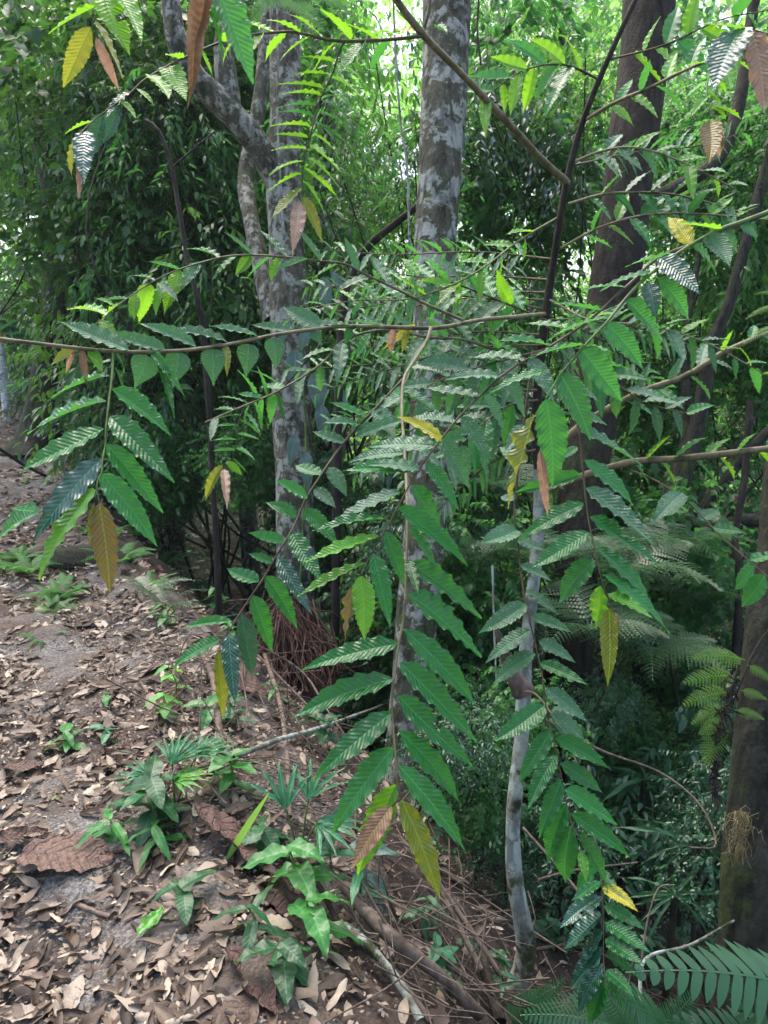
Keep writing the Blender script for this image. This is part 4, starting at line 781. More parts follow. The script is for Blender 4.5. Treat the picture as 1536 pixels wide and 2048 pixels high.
zone(7, 30, 480, 120, 620, 6.5, 7.6, ['drape0', 'drape1', 'drape2', 'drape0'], .5, .75)
zone(5, 640, 830, 120, 480, 6.6, 7.8, ['drape0', 'drape1'], .45, .7)
zone(6, 930, 1180, 40, 520, 6.2, 7.5, ['drape0', 'drape1', 'drape2'], .4, .6)
zone(7, 1340, 1620, 60, 640, 6.2, 7.8, ['drape0', 'mid2', 'drape1'], .4, .65)
zone(3, 170, 300, 780, 850, 9, 11.5, ['cool1', 'cool0', 'mid2'], .25, .4)
zone(12, 860, 1220, 1380, 1800, 3.4, 4.6, ['cool0', 'mid0', 'cool1', 'mid2'], .16, .28)
zone(8, 640, 1050, 1050, 1450, 4.9, 6.2, ['cool0', 'mid0', 'dark0'], .3, .45)
zone(5, -60, 160, 380, 760, 15, 18, ['mid2', 'bright1', 'mid0'], .8, 1.2)
# far wood and ground cover, nobody could count the leaves
def stuff_leaves(name, mat, pos, L_, lw, seed, label, cat, flat=.6):
    r = np.random.default_rng(seed); n = len(pos)
    V, Fa, rn = scatter(SL[0], SL[1], pos, rotmats(n, r.uniform(0, 6.28, n), r.normal(-.1, flat, n), r.normal(0, .4, n)), L_, L_*lw, r.random(n))
    o = link(name, mesh_from(name, V, Fa, mat, None, rn, smooth=False)); return tag(o, label, cat, None, 'stuff')
r = np.random.default_rng(5)
n = 52000
th = r.uniform(-.75, .75, n); dd = r.uniform(26, 46, n); hh = r.random(n)**.9*17-1
lump = np.sin(th*23)*1.6+np.sin(th*51+2)*1.0+np.sin(hh*1.7+th*30)*1.2
pos = np.c_[np.sin(th)*(dd+lump), np.cos(th)*(dd+lump), hh+H(np.sin(th)*dd, np.cos(th)*dd)]
px_ = 768+pos[:, 0]/(pos@FWD-CAM@FWD)*F; py_ = hh
gap = np.sin(th*37+1)*np.sin(hh*1.3+th*19)
clear_ = (th > .12) & (th < .47)
keep = (gap > np.where(clear_, .05, -.35)) | (hh < 1.5)
pos = pos[keep]; n = len(pos)
stuff_leaves('distant_forest', MG['bright'], pos, r.uniform(.3, .6, n), .45, 8, 'sunlit wall of light green foliage far behind the trunks', 'forest')
n = 34000
xx = r.uniform(-16, 14, n); yy = r.uniform(3, 24, n)**1.0; dx = xx-xedge(yy)
keep = ((dx > 1.3) & (yy > 2.4) & (r.random(n) < .3+.4*(yy > 3.6)+.3*(yy > 5))) | ((dx < -1.9-.1*yy) & (yy > 8)) | ((dx > .7) & (yy > 7))
xx, yy = xx[keep], yy[keep]; n = len(xx)
pos = np.c_[xx, yy, H(xx, yy)+r.uniform(.02, .32, n)**1.2]
stuff_leaves('ground_cover', MG['cool'], pos, r.uniform(.06, .16, n), .42, 9, 'low green seedlings and herbs covering the shaded slope', 'ground cover', flat=.45)

n = 22000
xx = r.uniform(-1, 22, n); yy = r.uniform(9, 30, n); n = len(xx)
pos = np.c_[xx, yy, H(xx, yy)+r.uniform(.0, 1.0, n)**2*1.3]
stuff_leaves('clearing_undergrowth', MG['bright'], pos, r.uniform(.14, .3, n), .5, 19, 'sunlit light green undergrowth of the clearing on the rising ground', 'undergrowth', flat=.5)
# ---------------------------------------------------------------- ferns
def frond_mesh(name, mat, pairs=20, m=9, width=.42, arch=.35, bip=True, seed=0, taper=.5, pw=.5):
    "unit frond along +X arching down; pinnae in pairs, each with pinnules"
    r_ = np.random.default_rng(seed); V = []; Fc = []; rn = []
    def quad(p, q, r2, s):
        i = len(V); V.extend([p, q, r2, s]); Fc.append((i, i+1, i+2, i+3))
    def ax(u): return np.array([u-.12*arch*u*u, 0, .35*arch*math.sin(u*2.0)-arch*u*u*.75])
    for a, b in zip(np.linspace(0, 1, 13)[:-1], np.linspace(0, 1, 13)[1:]):
        A_, B_ = ax(a), ax(b); wv = .006*(1.2-a); quad(A_+[0, -wv, 0.001], B_+[0, -wv, 0.001], B_+[0, wv, 0.001], A_+[0, wv, 0.001])
    rn += [.9]*len(V)
    for k in range(pairs):
        u = .12+.87*k/pairs; c = ax(u); t = ax(u+.01)-c; t /= np.linalg.norm(t)
        prof = math.sin(math.pi*min(1, (u-.02)**taper))**.8 if u < .99 else .1
        ln = width*max(.06, prof)*r_.uniform(.92, 1.06)
        for sgn in (1, -1):
            d = np.array([.42, sgn, 0])+t*.15+np.array([0, 0, -.12+r_.normal(0, .05)]); d /= np.linalg.norm(d)
            e = np.cross([0, 0, 1.0], d); e /= np.linalg.norm(e); nn = len(V)
            if bip:
                pl = .87/pairs*.44
                for j in range(m):
                    s = (j+.5)/m; pc = c+d*ln*s+np.array([0, 0, -.18*ln*s*s]); l2 = pl*(1-s**2*.85); hw = ln/m*.40
                    for s2 in (1, -1):
                        ee = e*s2*l2*(1.0)
                        quad(pc-d*hw, pc+d*hw*1.1, pc+d*hw*.9+ee, pc-d*hw*.2+ee*.95)
            else:
                hw0 = .87/pairs*pw; prev = None
                for j in range(6):
                    s = j/5; hw = hw0*(.75+.5*s-1.2*s*s*s+.02) if s < .99 else .002
                    hw = max(hw, .002); pc = c+d*ln*s+np.array([0, 0, -.2*ln*s*s])
                    cur = (pc-e*hw, pc+e*hw)
                    if prev: quad(prev[0], cur[0], cur[1], prev[1])
                    prev = cur
            rn += [r_.uniform(.2, .8)]*(len(V)-nn)
    return mesh_from(name, np.array(V), np.array(Fc), mat, None, np.array(rn), smooth=False)
FM = {}
def fm(kind, style, v):
    key = (kind, style, v)
    if key not in FM:
        kw = dict(small=dict(pairs=20, width=.19, arch=.45, bip=False, pw=.4), tree=dict(pairs=18, m=10, width=.34, arch=.5, bip=True), soft=dict(pairs=16, m=7, width=.22, arch=.45, bip=True), sword=dict(pairs=34, width=.17, arch=.45, bip=False, pw=.42), wide=dict(pairs=13, width=.2, arch=.25, bip=False, pw=.4, taper=.4))[style]
        kw['arch'] *= 1+.3*(v-1)
        FM[key] = frond_mesh('frond', MG[kind], seed=v*7+len(kind), **kw)
    return FM[key]
def fern(base, n, size, kind, style, label, group=None, spread=(0, 6.28), lift=.6, stipe=True):
    root = empty('fern', base, label, 'fern', group)
    for i in range(n):
        a = spread[0]+(spread[1]-spread[0])*(i+.5+rng.uniform(-.25, .25))/n
        o = link('frond', fm(kind, style, rng.choice([0, 1, 2])), root)
        s = size*rng.uniform(.75, 1.1); o.scale = (s, s, s)
        o.rotation_euler = (rng.uniform(-.25, .25), -lift*rng.uniform(.6, 1.3), a)
    return root
def frond_at(root, org, A, T, kind, style, var=1, wscale=1.0, face=.7, arch=True):
    A = np.asarray(A); T = np.asarray(T); me = fm(kind, style, var)
    X_ = T-A; Ln = np.linalg.norm(X_); X_ /= Ln; Vc = CAM-(A+T)/2; Vc /= np.linalg.norm(Vc)
    Fv = UPW*face+Vc*(1-face); N_ = Fv-np.dot(Fv, X_)*X_; N_ /= np.linalg.norm(N_); Y_ = np.cross(N_, X_)
    o = link('frond', me, root); M = np.eye(4); M[:3, 0] = X_*Ln; M[:3, 1] = Y_*Ln*wscale; M[:3, 2] = N_*Ln; M[:3, 3] = A-org
    ar = dict(tree=.5, soft=.45, sword=.45, wide=.25)[style]*(1+.3*(var-1)); ex, ez = 1-.12*ar, .35*ar*math.sin(2)-.75*ar; q_ = math.hypot(ex, ez); ca, sa = ex/q_, ez/q_
    Rr = np.eye(4); Rr[0, 0] = ca/q_; Rr[0, 2] = sa/q_; Rr[2, 0] = -sa/q_; Rr[2, 2] = ca/q_
    o.matrix_local = Matrix((M@Rr).tolist()); return o
GR = 'pale green ferns sprouting from the leaf litter'
for i, (px, py, s, n_) in enumerate([(60, 1150, .34, 7), (120, 1200, .3, 7), (40, 1120, .3, 6), (240, 1130, .36, 7), (270, 1075, .34, 7), (330, 1130, .3, 6), (210, 1080, .3, 6), (110, 1225, .2, 6), (130, 1190, .26, 5), (90, 1285, .16, 5), (300, 1180, .26, 6), (10, 1145, .26, 5)]):
    fern(G(px, py), n_+3, s*.95, 'fern', 'small', 'small soft pale green fern growing in the litter beside the path', GR, lift=.5)
for px, py, s in [(330, 1215, .35), (300, 1190, .3)]:
    fern(G(px, py), 5, s, 'ferncool', 'soft', 'dark green fern flattened against the litter bank', 'dark ferns on the litter bank', lift=.5)
for px, py, s in [(450, 960, .6), (520, 940, .6), (620, 990, .6), (400, 1020, .6), (480, 1030, .6), (640, 1150, .4), (350, 960, .6), (540, 1010, .5)]:
    fern(G(px, py), 9, s, 'fern', 'tree', 'bushy green fern in the shade before the forked trunk', 'shaded ferns before the forked trunk', lift=.8)
for px, py, d, s, wh in [(1250, 1180, 4.6, .65, 'just right of the dark trunk'), (1330, 1130, 5.0, .6, 'below the leaning mossy trunk'), (1180, 1290, 4.3, .6, 'behind the drooping twig'), (1300, 1330, 4.4, .55, 'left of the lime fern'), (960, 1150, 4.9, .5, 'between the central trunk and the sapling'), (1010, 1010, 5.4, .55, 'behind the upper sapling'), (1420, 1230, 5.2, .6, 'behind the lime fern'), (1130, 1150, 4.8, .6, 'at the foot of the dark trunk')]:
    b = P(px, py-30, d); fern(b, 9, s, 'ferncool', 'tree', 'bluish green tree fern '+wh, 'tree ferns on the dark slope', lift=.35)
    gz = H(b[0], b[1]); V, Fq, UV = tube(np.array([[0, 0, gz-b[2]], [0.02, 0, (gz-b[2])*.5], [0, 0, 0.0]]), [.05, .04, .035], 8, bump=.15)
b = P(145, 540, 8.0); rt = fern(b, 10, .85, 'ferncool', 'tree', 'tree fern with drooping fronds beside the slim trunks at the left', lift=-.1)
gz = H(b[0], b[1]); V, Fq, UV = tube(np.array([[0, 0, gz-b[2]], [0.02, 0, (gz-b[2])*.5], [0, 0, 0.0]]), [.06, .05, .04], 8, bump=.15); link('trunk', mesh_from('trunk', V, Fq, BK['mossy'], UV), rt)
b = P(560, -10, 5.0); fern(b, 7, .6, 'ferncool', 'sword', 'epiphytic fern drooping from the top of the forked trunk', lift=.1)
# lime fern at the right
o_ = P(1512, 1290, 2.5); lf = empty('fern', P(1540, 1480, 2.6), 'lime green fern with feathery fronds in front of the mossy trunk at the right', 'fern'); ob = np.array(lf.location)
for a, t_, ws in [((1490, 1320), (1380, 1318), .9), ((1480, 1355), (1362, 1368), .9), ((1470, 1385), (1362, 1412), .9), ((1462, 1415), (1380, 1450), .9), ((1455, 1440), (1395, 1470), .9), ((1448, 1440), (1408, 1535), .95), ((1495, 1330), (1545, 1365), .9), ((1480, 1380), (1535, 1400), .9), ((1470, 1420), (1530, 1440), .9)]:
    frond_at(lf, ob, P(*a, 2.5), P(*t_, 2.47), 'fernlime', 'soft', 0, ws*1.5, .55)
V, Fq, UV = tube(spline([P(1448, 1450, 2.5)-ob, P(1480, 1370, 2.5)-ob, P(1510, 1300, 2.52)-ob, P(1560, 1230, 2.55)-ob], 16), [.002, .004, .005], 6); link('stalk', mesh_from('stalk', V, Fq, BK['darkstem'], UV), lf)
lf2 = empty('fern', P(1560, 660, 2.4), 'lime green fern tips entering at the right edge above the pale branches', 'fern'); ob = np.array(lf2.location)
for a, t_ in [((1560, 610), (1490, 640)), ((1560, 650), (1485, 690)), ((1570, 590), (1505, 590))]: frond_at(lf2, ob, P(*a, 2.4), P(*t_, 2.4), 'fernlime', 'soft', 0, .9, .6)
# long many leaflet fronds at the bottom
sf = empty('fern', G(1180, 2046), 'fern with long comb like fronds at the bottom below the drooping twigs', 'fern'); ob = np.array(sf.location)
for a, t_, d in [((1330, 2120), (1040, 2030), 2.35), ((1260, 2160), (1190, 1960), 2.4), ((1360, 2080), (1140, 1990), 2.5), ((1050, 2110), (1130, 1955), 2.45), ((1150, 2150), (1030, 1990), 2.5), ((1300, 2060), (1180, 1960), 2.55), ((1000, 2090), (1110, 1975), 2.5), ((1310, 2140), (1400, 1975), 2.5)]:
    frond_at(sf, ob, P(*a, d), P(*t_, d-.05), 'ferncool', 'sword', 1, 1.7, .75)
wf = empty('fern', G(1440, 2046), 'fern with broad scalloped leaflets in the bottom right corner', 'fern'); ob = np.array(wf.location)
for a, t_, d in [((1640, 1985), (1250, 1945), 1.85), ((1620, 2120), (1330, 2040), 1.85), ((1560, 2160), (1440, 1940), 1.9)]:
    frond_at(wf, ob, P(*a, d), P(*t_, d-.03), 'ferncool', 'wide', 1, 1.25, .6)

# ---------------------------------------------------------------- broad leaved herbs, seedlings and palms
def broad_mesh(name, mat, wide=.55, fold=.12, bend=.25, seed=0, wavy=.02, heart=False, nu=14, nv=6):
    us = np.linspace(0, 1, nu+1); vs = np.linspace(-1, 1, nv+1); V = []; UV = []
    for u in us:
        wd = wide*(math.sin(math.pi*u**.75)**.75 if not heart else (1-u)**.7*(u+.04)**.25*1.35)*(1-.15*u)
        for v in vs: V.append((u-.05*abs(v)*wide, .5*v*wd, fold*abs(v)*wd-bend*u*u+wavy*math.sin(u*16+seed+v)*abs(v))); UV.append((u, .5+.5*v))
    n1 = nv+1; Fq = np.array([(i*n1+j, (i+1)*n1+j, (i+1)*n1+j+1, i*n1+j+1) for i in range(nu) for j in range(nv)])
    return mesh_from(name, np.array(V), Fq, mat, np.array(UV), np.full(len(V), .5))
def broad_mat(name, c, tcol, dust=0, rough=.4):
    return hero_leaf(name, c, (c[0]*2.5, c[1]*1.6, c[2]*2), tcol, rough=rough, trans=.3, dust=dust, nv=9.0, bump=.2)
BM = {'herb': broad_mat('herb_green', (.035, .17, .035), (.2, .5, .06)), 'lime': broad_mat('herb_lime', (.08, .27, .045), (.35, .65, .08)), 'palm': broad_mat('palm_green', (.03, .15, .065), (.12, .35, .1)), 'dk': broad_mat('herb_dark', (.016, .085, .028), (.1, .3, .05)),
      'gr': broad_mat('vine_leaf_grey', (.075, .14, .12), (.1, .2, .14), dust=.3), 'gdust': broad_mat('holed_leaf_dusty', (.06, .13, .09), (.1, .25, .1), dust=1.2)}
_bm = {}
def bmesh_(kind, shape):
    if (kind, shape) not in _bm:
        kw = dict(ovate=dict(wide=.5), heart=dict(wide=.8, heart=True), lance=dict(wide=.26, bend=.35), blade=dict(wide=.07, bend=.5, fold=.3), seg=dict(wide=.13, bend=.15, fold=.4), big=dict(wide=.5, bend=.3, wavy=.05))[shape]
        _bm[(kind, shape)] = broad_mesh('broad_leaf', BM[kind], seed=len(shape), **kw)
    return _bm[(kind, shape)]
def leaf_obj(root, pos, yaw, pitch, s, kind, shape, roll=0, name='leaf'):
    o = link(name, bmesh_(kind, shape), root, pos); o.scale = (s, s, s); o.rotation_euler = (roll, -pitch, yaw); return o
def herb(base, n, h, s, kind, shape, label, group=None, cat='plant', name='herb'):
    if s > .11: s = .11+(s-.11)*.35
    root = empty(name, base, label, cat, group)
    lean = np.array([rng.uniform(-.2, .2)*h, rng.uniform(-.25, .05)*h, h]); pth = spline([[0, 0, -.02], lean*.5+[0.02, 0, 0], lean], 10)
    V, Fq, UV = tube(pth, [.004, .0025], 5); link('stem', mesh_from('stem', V, Fq, BK['green'], UV), root)
    for i in range(n):
        k = min(9, int(3+7*(i+1)/n)); a = i*2.4+rng.uniform(-.4, .4)
        leaf_obj(root, pth[k], a, rng.uniform(-.4, .35), s*rng.uniform(.75, 1.15), kind, shape, rng.uniform(-.3, .3))
    return root
def G2(px, py): return G(px, py)
for px, py, n_, h, s, kd, sh, lab in [
  (320, 1450, 5, .14, .12, 'lime', 'heart', 'seedling with pale heart shaped leaves in the middle of the litter'), (350, 1400, 5, .16, .1, 'lime', 'ovate', 'small bright seedling just above the pale heart leaved one'),
  (420, 1240, 8, .25, .13, 'herb', 'ovate', 'upright herb with yellowish green leaf pairs on the bank'), (400, 1130, 7, .25, .15, 'herb', 'lance', 'herb with narrow leaves at the top of the litter bank'),
  (210, 1410, 4, .06, .06, 'herb', 'ovate', 'tiny green seedling on the left litter'), (130, 1500, 7, .08, .1, 'herb', 'ovate', 'flat pale green seedling at the left on the path'), (205, 1490, 5, .08, .09, 'palm', 'ovate', 'small bluish seedling right of the flat pale one'),
  (330, 1260, 5, .1, .09, 'herb', 'ovate', 'dark seedling under the ferns'), (115, 1605, 3, .03, .04, 'lime', 'lance', 'tiny lime sprout on the bare path'),
  (290, 1660, 12, .2, .2, 'dk', 'ovate', 'dense dark glossy herb in the centre of the litter'), (215, 1690, 8, .1, .18, 'herb', 'lance', 'low pointed leaf plant left of the glossy herb'), (300, 1700, 7, .1, .18, 'herb', 'lance', 'low pointed leaf plant below the glossy herb'),
  (450, 1580, 9, .15, .11, 'herb', 'ovate', 'bushy seedling right of the small fan palm'), (420, 1450, 5, .1, .1, 'herb', 'ovate', 'seedling near the grey root'), (370, 1830, 5, .1, .11, 'dk', 'ovate', 'small dark seedling between curled dead leaves'),
  (520, 1700, 8, .1, .12, 'dk', 'ovate', 'small leafy seedling under the green blade'), (580, 1800, 6, .2, .19, 'herb', 'big', 'bright broad leaved plant at the lower middle'), (600, 1880, 4, .14, .19, 'herb', 'big', 'drooping broad leaved plant below the bright one'),
  (545, 1960, 6, .12, .17, 'dk', 'big', 'dark wavy leaved plant at the bottom beside the litter edge'), (500, 1880, 6, .12, .2, 'dk', 'lance', 'narrow leaved plant at the litter edge'), (640, 1500, 7, .2, .18, 'dk', 'big', 'dark broad plant among the fallen twigs'),
  (650, 1250, 6, .25, .26, 'herb', 'ovate', 'broad light leaf plant right of the root mound'), (620, 1200, 6, .25, .2, 'dk', 'ovate', 'shaded herb at the foot of the forked trunk'), (700, 1830, 5, .2, .2, 'palm', 'lance', 'slender plant before the fallen branches'),
  (1010, 1750, 6, .2, .15, 'dk', 'ovate', 'low herb left of the pale sapling trunk'), (1090, 1890, 6, .15, .14, 'palm', 'ovate', 'low herb right of the pale sapling trunk')]:
    herb(G2(px, py), n_, h, s, kd, sh, lab)
for i in range(12):
    px, py = rng.uniform(820, 1000), rng.uniform(1560, 2000)
    herb(G(px, py), rng.choice([5, 6, 8]), rng.uniform(.04, .12), rng.uniform(.05, .09), rng.choice(['dk', 'dk', 'palm']), rng.choice(['ovate', 'lance', 'big']), 'low dark green herb growing between twigs on the slope', 'low dark herbs on the slope')
for i in range(16):
    px, py = rng.uniform(300, 660), rng.uniform(1090, 1560)
    herb(G(px, py), rng.choice([4, 5, 7]), rng.uniform(.05, .16), rng.uniform(.06, .1), rng.choice(['herb', 'dk', 'lime']), rng.choice(['ovate', 'lance']), 'small green seedling rooted in the litter bank', 'seedlings on the litter bank')
def fan_palm(base, leaves, label):
    root = empty('fan_palm', base, label, 'palm seedling')
    for (dx, dy, dz, yaw, pitch, s, n_) in leaves:
        top = np.array([dx, dy, dz]); V, Fq, UV = tube(spline([[0, 0, 0], top*.6+[0, 0, .02], top], 8), [.004, .003], 5)
        pt = link('leaf', mesh_from('petiole', V, Fq, BK['green'], UV), root)
        for k in range(n_):
            a = (k-(n_-1)/2)*(2.5/n_); leaf_obj(pt, top, yaw+a, pitch-.1*abs(a)+rng.uniform(-.05, .05), s*(1-.12*abs(a)), 'palm' if n_ != 9 else 'lime', 'seg', rng.uniform(-.2, .2), 'segment')
fan_palm(G(350, 1620), [(0, 0, .17, 1.2, .5, .15, 10), (.02, -.05, .14, .1, .3, .13, 9), (-.08, 0, .13, 2.4, .1, .14, 8), (.07, .06, .17, .6, .4, .14, 8)], 'small fan palm seedling with narrow pleated segments in the litter')
fan_palm(G(600, 1730), [(-.04, 0, .2, 1.9, .8, .17, 5), (.06, -.03, .17, -.3, .1, .17, 8), (0.03, .02, .22, 1.1, .7, .17, 5)], 'fan palm seedling with bluish segments, right of the litter slope')
for (px, py, dd, n_), where in zip([(130, 690, 11, 4), (40, 640, 11, 4), (200, 760, 10, 4), (110, 760, 11, 3)], ['beside the mossy trunk', 'next to the white post', 'right of the mossy trunk', 'low by the path end']):
    b = P(px, py+40, dd); b[2] = H(b[0], b[1]); hz = max(.2, P(px, py, dd)[2]-b[2])
    root_l = [(rng.uniform(-.3, .3), rng.uniform(-.2, .2), hz*rng.uniform(.8, 1.1), rng.uniform(0, 6.28), -.2, .55, 10) for _ in range(n_)]
    fan_palm(b, root_l, 'shaded fan palm with grey green star shaped leaves '+where)
# blade and green stick leaf
o = link('blade_leaf', bmesh_('lime', 'blade')); A = G(450, 1725); T = P(543, 1570, depth_of(A)-.1); X_ = T-A; Ln = np.linalg.norm(X_); X_ /= Ln; N_ = np.cross(X_, [1, 0, 0]); N_ /= np.linalg.norm(N_); Y_ = np.cross(N_, X_)
M = np.eye(4); M[:3, 0] = X_*Ln; M[:3, 1] = Y_*Ln; M[:3, 2] = N_*Ln*.15; M[:3, 3] = A; o.matrix_world = Matrix(M.tolist()); tag(o, 'single narrow green blade sticking up out of the litter', 'leaf')
# holed grey leaves by the fallen branches, and climbing grey leaves on the forked trunk
def leaves_at(root, org, lst, kind, shape, face=.5):
    for (ax_, ay, tx, ty, d, ws) in lst:
        A = P(ax_, ay, d); T = P(tx, ty, d-.02); X_ = T-A; Ln = np.linalg.norm(X_); X_ /= Ln; Vc = CAM-A; Vc /= np.linalg.norm(Vc)
        Fv = UPW*face+Vc*(1-face); N_ = Fv-np.dot(Fv, X_)*X_; N_ /= np.linalg.norm(N_); Y_ = np.cross(N_, X_)
        o = link('leaf', bmesh_(kind, shape), root); M = np.eye(4); M[:3, 0] = X_*Ln; M[:3, 1] = Y_*Ln*ws; M[:3, 2] = N_*Ln*.7; M[:3, 3] = A-org; o.matrix_local = Matrix(M.tolist())
    return root
org = G(665, 1930); rt = empty('arum_plant', org, 'plant with dusty torn grey green leaves beside the fallen branches', 'plant')
leaves_at(rt, org, [(665, 1755, 690, 1880, 2.5, .95), (710, 1740, 790, 1840, 2.5, .8), (735, 1750, 780, 1790, 2.5, .9), (700, 1690, 800, 1700, 2.5, .6), (690, 1600, 655, 1700, 2.55, .55), (640, 1660, 660, 1720, 2.5, .9)], 'gdust', 'big')
for a, b in [((665, 1930), (665, 1755)), ((665, 1930), (710, 1740)), ((665, 1930), (658, 1700))]:
    V, Fq, UV = tube(spline([org-org, (P(*a, 2.55)+P(*b, 2.5))/2-org+[.02, 0, 0], P(*b, 2.5)-org], 8), [.006, .004], 6); link('stalk', mesh_from('stalk', V, Fq, BK['green'], UV), rt)
org = P(600, 1000, 5.75); rt = empty('climbing_vine', org, 'vine with large hanging grey blue leaves climbing the forked trunk', 'vine')
leaves_at(rt, org, [(590, 700, 592, 790, 5.7, .9), (632, 745, 640, 825, 5.6, 1.0), (640, 810, 655, 890, 5.6, .8), (648, 555, 655, 625, 5.6, .8), (665, 545, 690, 590, 5.6, .7), (620, 640, 600, 700, 5.6, .9), (590, 870, 580, 930, 5.7, .9), (610, 905, 618, 980, 5.7, .8), (670, 770, 700, 820, 5.6, .7), (610, 1090, 640, 1150, 5.6, .8), (575, 640, 560, 690, 5.8, .8)], 'gr', 'big', .2)
V, Fq, UV = tube(spline([P(600, 1180, 5.75)-org, P(612, 900, 5.78)-org, P(605, 700, 5.78)-org, P(630, 540, 5.7)-org], 20), [.01, .008], 6); link('stem', mesh_from('stem', V, Fq, BK['green'], UV), rt)
# drooping blade clumps on the dark slope
for px, py, d, L0, kd in [(1400, 1690, 3.6, .8, 'dk'), (1290, 1560, 4.3, .9, 'dk'), (1350, 1790, 3.4, .6, 'dk')]:
    b = P(px, py, d); rt = empty('grass_palm', (b[0], b[1], H(b[0], b[1])), 'clump of long drooping bluish blades on the dark slope', 'plant', 'drooping blade clumps on the dark slope')
    hz = max(.15, b[2]-H(b[0], b[1]))
    V, Fq, UV = tube(np.array([[0, 0, -.05], [0, 0, hz*.5], [0, 0, hz]]), [.02, .015], 6); link('stem', mesh_from('stem', V, Fq, BK['mossy'], UV), rt)
    for i in range(15): leaf_obj(rt, (0, 0, hz), rng.uniform(0, 6.28), rng.uniform(-.5, .6), L0*.5*rng.uniform(.5, 1.0), kd, 'blade', rng.uniform(-.9, .9))
# yellowish dried rootlets and dead frond on the right trunk
hb = P(1478, 1610, 2.45); rt = empty('epiphyte', hb, 'bundle of dry straw coloured rootlets clinging to the mossy trunk', 'epiphyte')
straw = bark('straw', [(.3, (.2, .15, .06)), (.7, (.42, .33, .15))], bumpd=.001)
ac = Acc()
for i in range(34):
    p = np.cumsum(np.vstack([[rng.uniform(-.02, .02), rng.uniform(-.03, 0), -.02], nrng.normal(0, .016, (8, 3))+[0, 0, -.022]]), 0); V, Fq, UV = tube(p*.8, [.0011, .0007], 4); ac.add(V, Fq, UV)
tag(link('rootlets', ac.mesh('rootlets', straw), rt), kind='stuff')
V, Fq, UV = tube(np.array([[0.01, -.01, -.13], [.012, -.012, -.15], [.012, -.012, -.18], [.01, -.01, -.2]]), [.004, .014, .012, .003], 8); link('pod', mesh_from('pod', V, Fq, straw, UV), rt)
hb = P(1478, 1330, 2.42); rt = empty('dead_frond', hb, 'shrivelled black dead frond hanging in front of the lime fern', 'dead frond')
ac = Acc(); pth = spline([[0, 0, 0], [-.02, 0, -.12], [-.05, 0, -.25], [-.04, 0, -.4], [-.03, 0, -.48]], 30); V, Fq, UV = tube(pth, [.004, .003, .002], 5); link('stalk', mesh_from('stalk', V, Fq, BK['darkstem'], UV), rt)
for q in pth[3:]:
    for k in range(4):
        e = q+nrng.normal(0, .018, 3); V, Fq, UV = tube(spline([q, (q+e)/2+nrng.normal(0, .008, 3), e+[0, 0, -.02]], 5), [.005, .002], 4); ac.add(V, Fq, UV)
tag(link('shrivelled_leaflets', ac.mesh('shrivelled_leaflets', BK['darkstem']), rt), kind='stuff')

# ---------------------------------------------------------------- fallen branches, roots and twigs
def stick(pts, r0, r1, mat, label, name='fallen_branch', cat='fallen branch', bump=.1, lift=None):
    w_ = spline(np.array(pts), 30); V, Fq, UV = tube(w_-w_[0], [r0, (r0+r1)/2, r1], 10, bump=bump, seed=int(abs(pts[0][0])*100))
    o = link(name, mesh_from(name, V, Fq, BK[mat], UV), None, w_[0]); return tag(o, label, cat)
def gl(px, py, lift=.02):
    p = G(px, py).copy(); p[2] += lift; return p
for pts, r0, r1, m_, lab in [
  ([(690, 1800, .06), (730, 1880, .1), (800, 1960, .12), (880, 2010, .1), (960, 2060, .05)], .022, .017, 'root', 'thick grey fallen branch curving to the bottom edge'),
  ([(805, 1740, .12), (860, 1820, .15), (920, 1900, .14), (1000, 2000, .1)], .013, .009, 'root', 'long grey branch left of the pale sapling trunk'),
  ([(770, 1650, .2), (815, 1750, .2), (880, 1870, .18), (960, 1990, .1)], .012, .01, 'root', 'slender brown branch lying parallel to the long grey one'),
  ([(690, 1870, .03), (740, 1930, .06), (800, 2000, .05), (840, 2060, .03)], .014, .012, 'pale', 'pale root at the bottom, left of the thick branch'),
  ([(700, 1890, .05), (800, 1990, .05), (860, 2060, .03)], .009, .009, 'root', 'thin root beside the pale root'),
  ([(430, 1390, .02), (440, 1480, .04), (455, 1550, .04), (475, 1620, .02)], .018, .013, 'root', 'grey woody root running down the litter bank'),
  ([(395, 1300, .02), (425, 1370, .05), (432, 1440, .03)], .016, .014, 'root', 'crooked root above the woody root'),
  ([(470, 1565, .1), (560, 1545, .14), (620, 1530, .16), (700, 1500, .2), (800, 1462, .3)], .01, .008, 'pale', 'smooth grey branch lying across behind the central twig'),
  ([(530, 1340, .1), (560, 1450, .12), (575, 1560, .1), (580, 1660, .05)], .013, .009, 'root', 'brown branch hanging down over the bank'),
  ([(480, 1320, .15), (600, 1400, .2), (660, 1500, .2), (740, 1600, .15)], .006, .005, 'root', 'thin brown stem slanting over the bank'),
  ([(500, 1325, .1), (610, 1440, .1), (720, 1560, .1), (800, 1640, .1)], .006, .004, 'root', 'second thin stem below the slanting stem'),
  ([(150, 1818, .02), (190, 1835, .02), (235, 1850, .02)], .009, .006, 'root', 'short broken stick on the path'),
  ([(310, 1085, .1), (420, 1080, .15), (520, 1095, .15), (620, 1110, .2)], .012, .009, 'root', 'long thin branch lying across the top of the bank'),
  ([(500, 980, .4), (520, 1030, .25), (530, 1090, .1)], .016, .014, 'root', 'broken stump of a stem leaning before the forked trunk'),
  ([(960, 1960, .1), (1000, 2060, .03)], .02, .02, 'dark', 'dark stump left of the pale sapling foot'),
  ([(560, 1700, .05), (600, 1760, .08), (650, 1820, .05), (690, 1900, .02)], .01, .008, 'dark', 'dark root curving down past the palm seedling')]:
    stick([gl(*p) for p in pts], r0, r1, m_, lab)
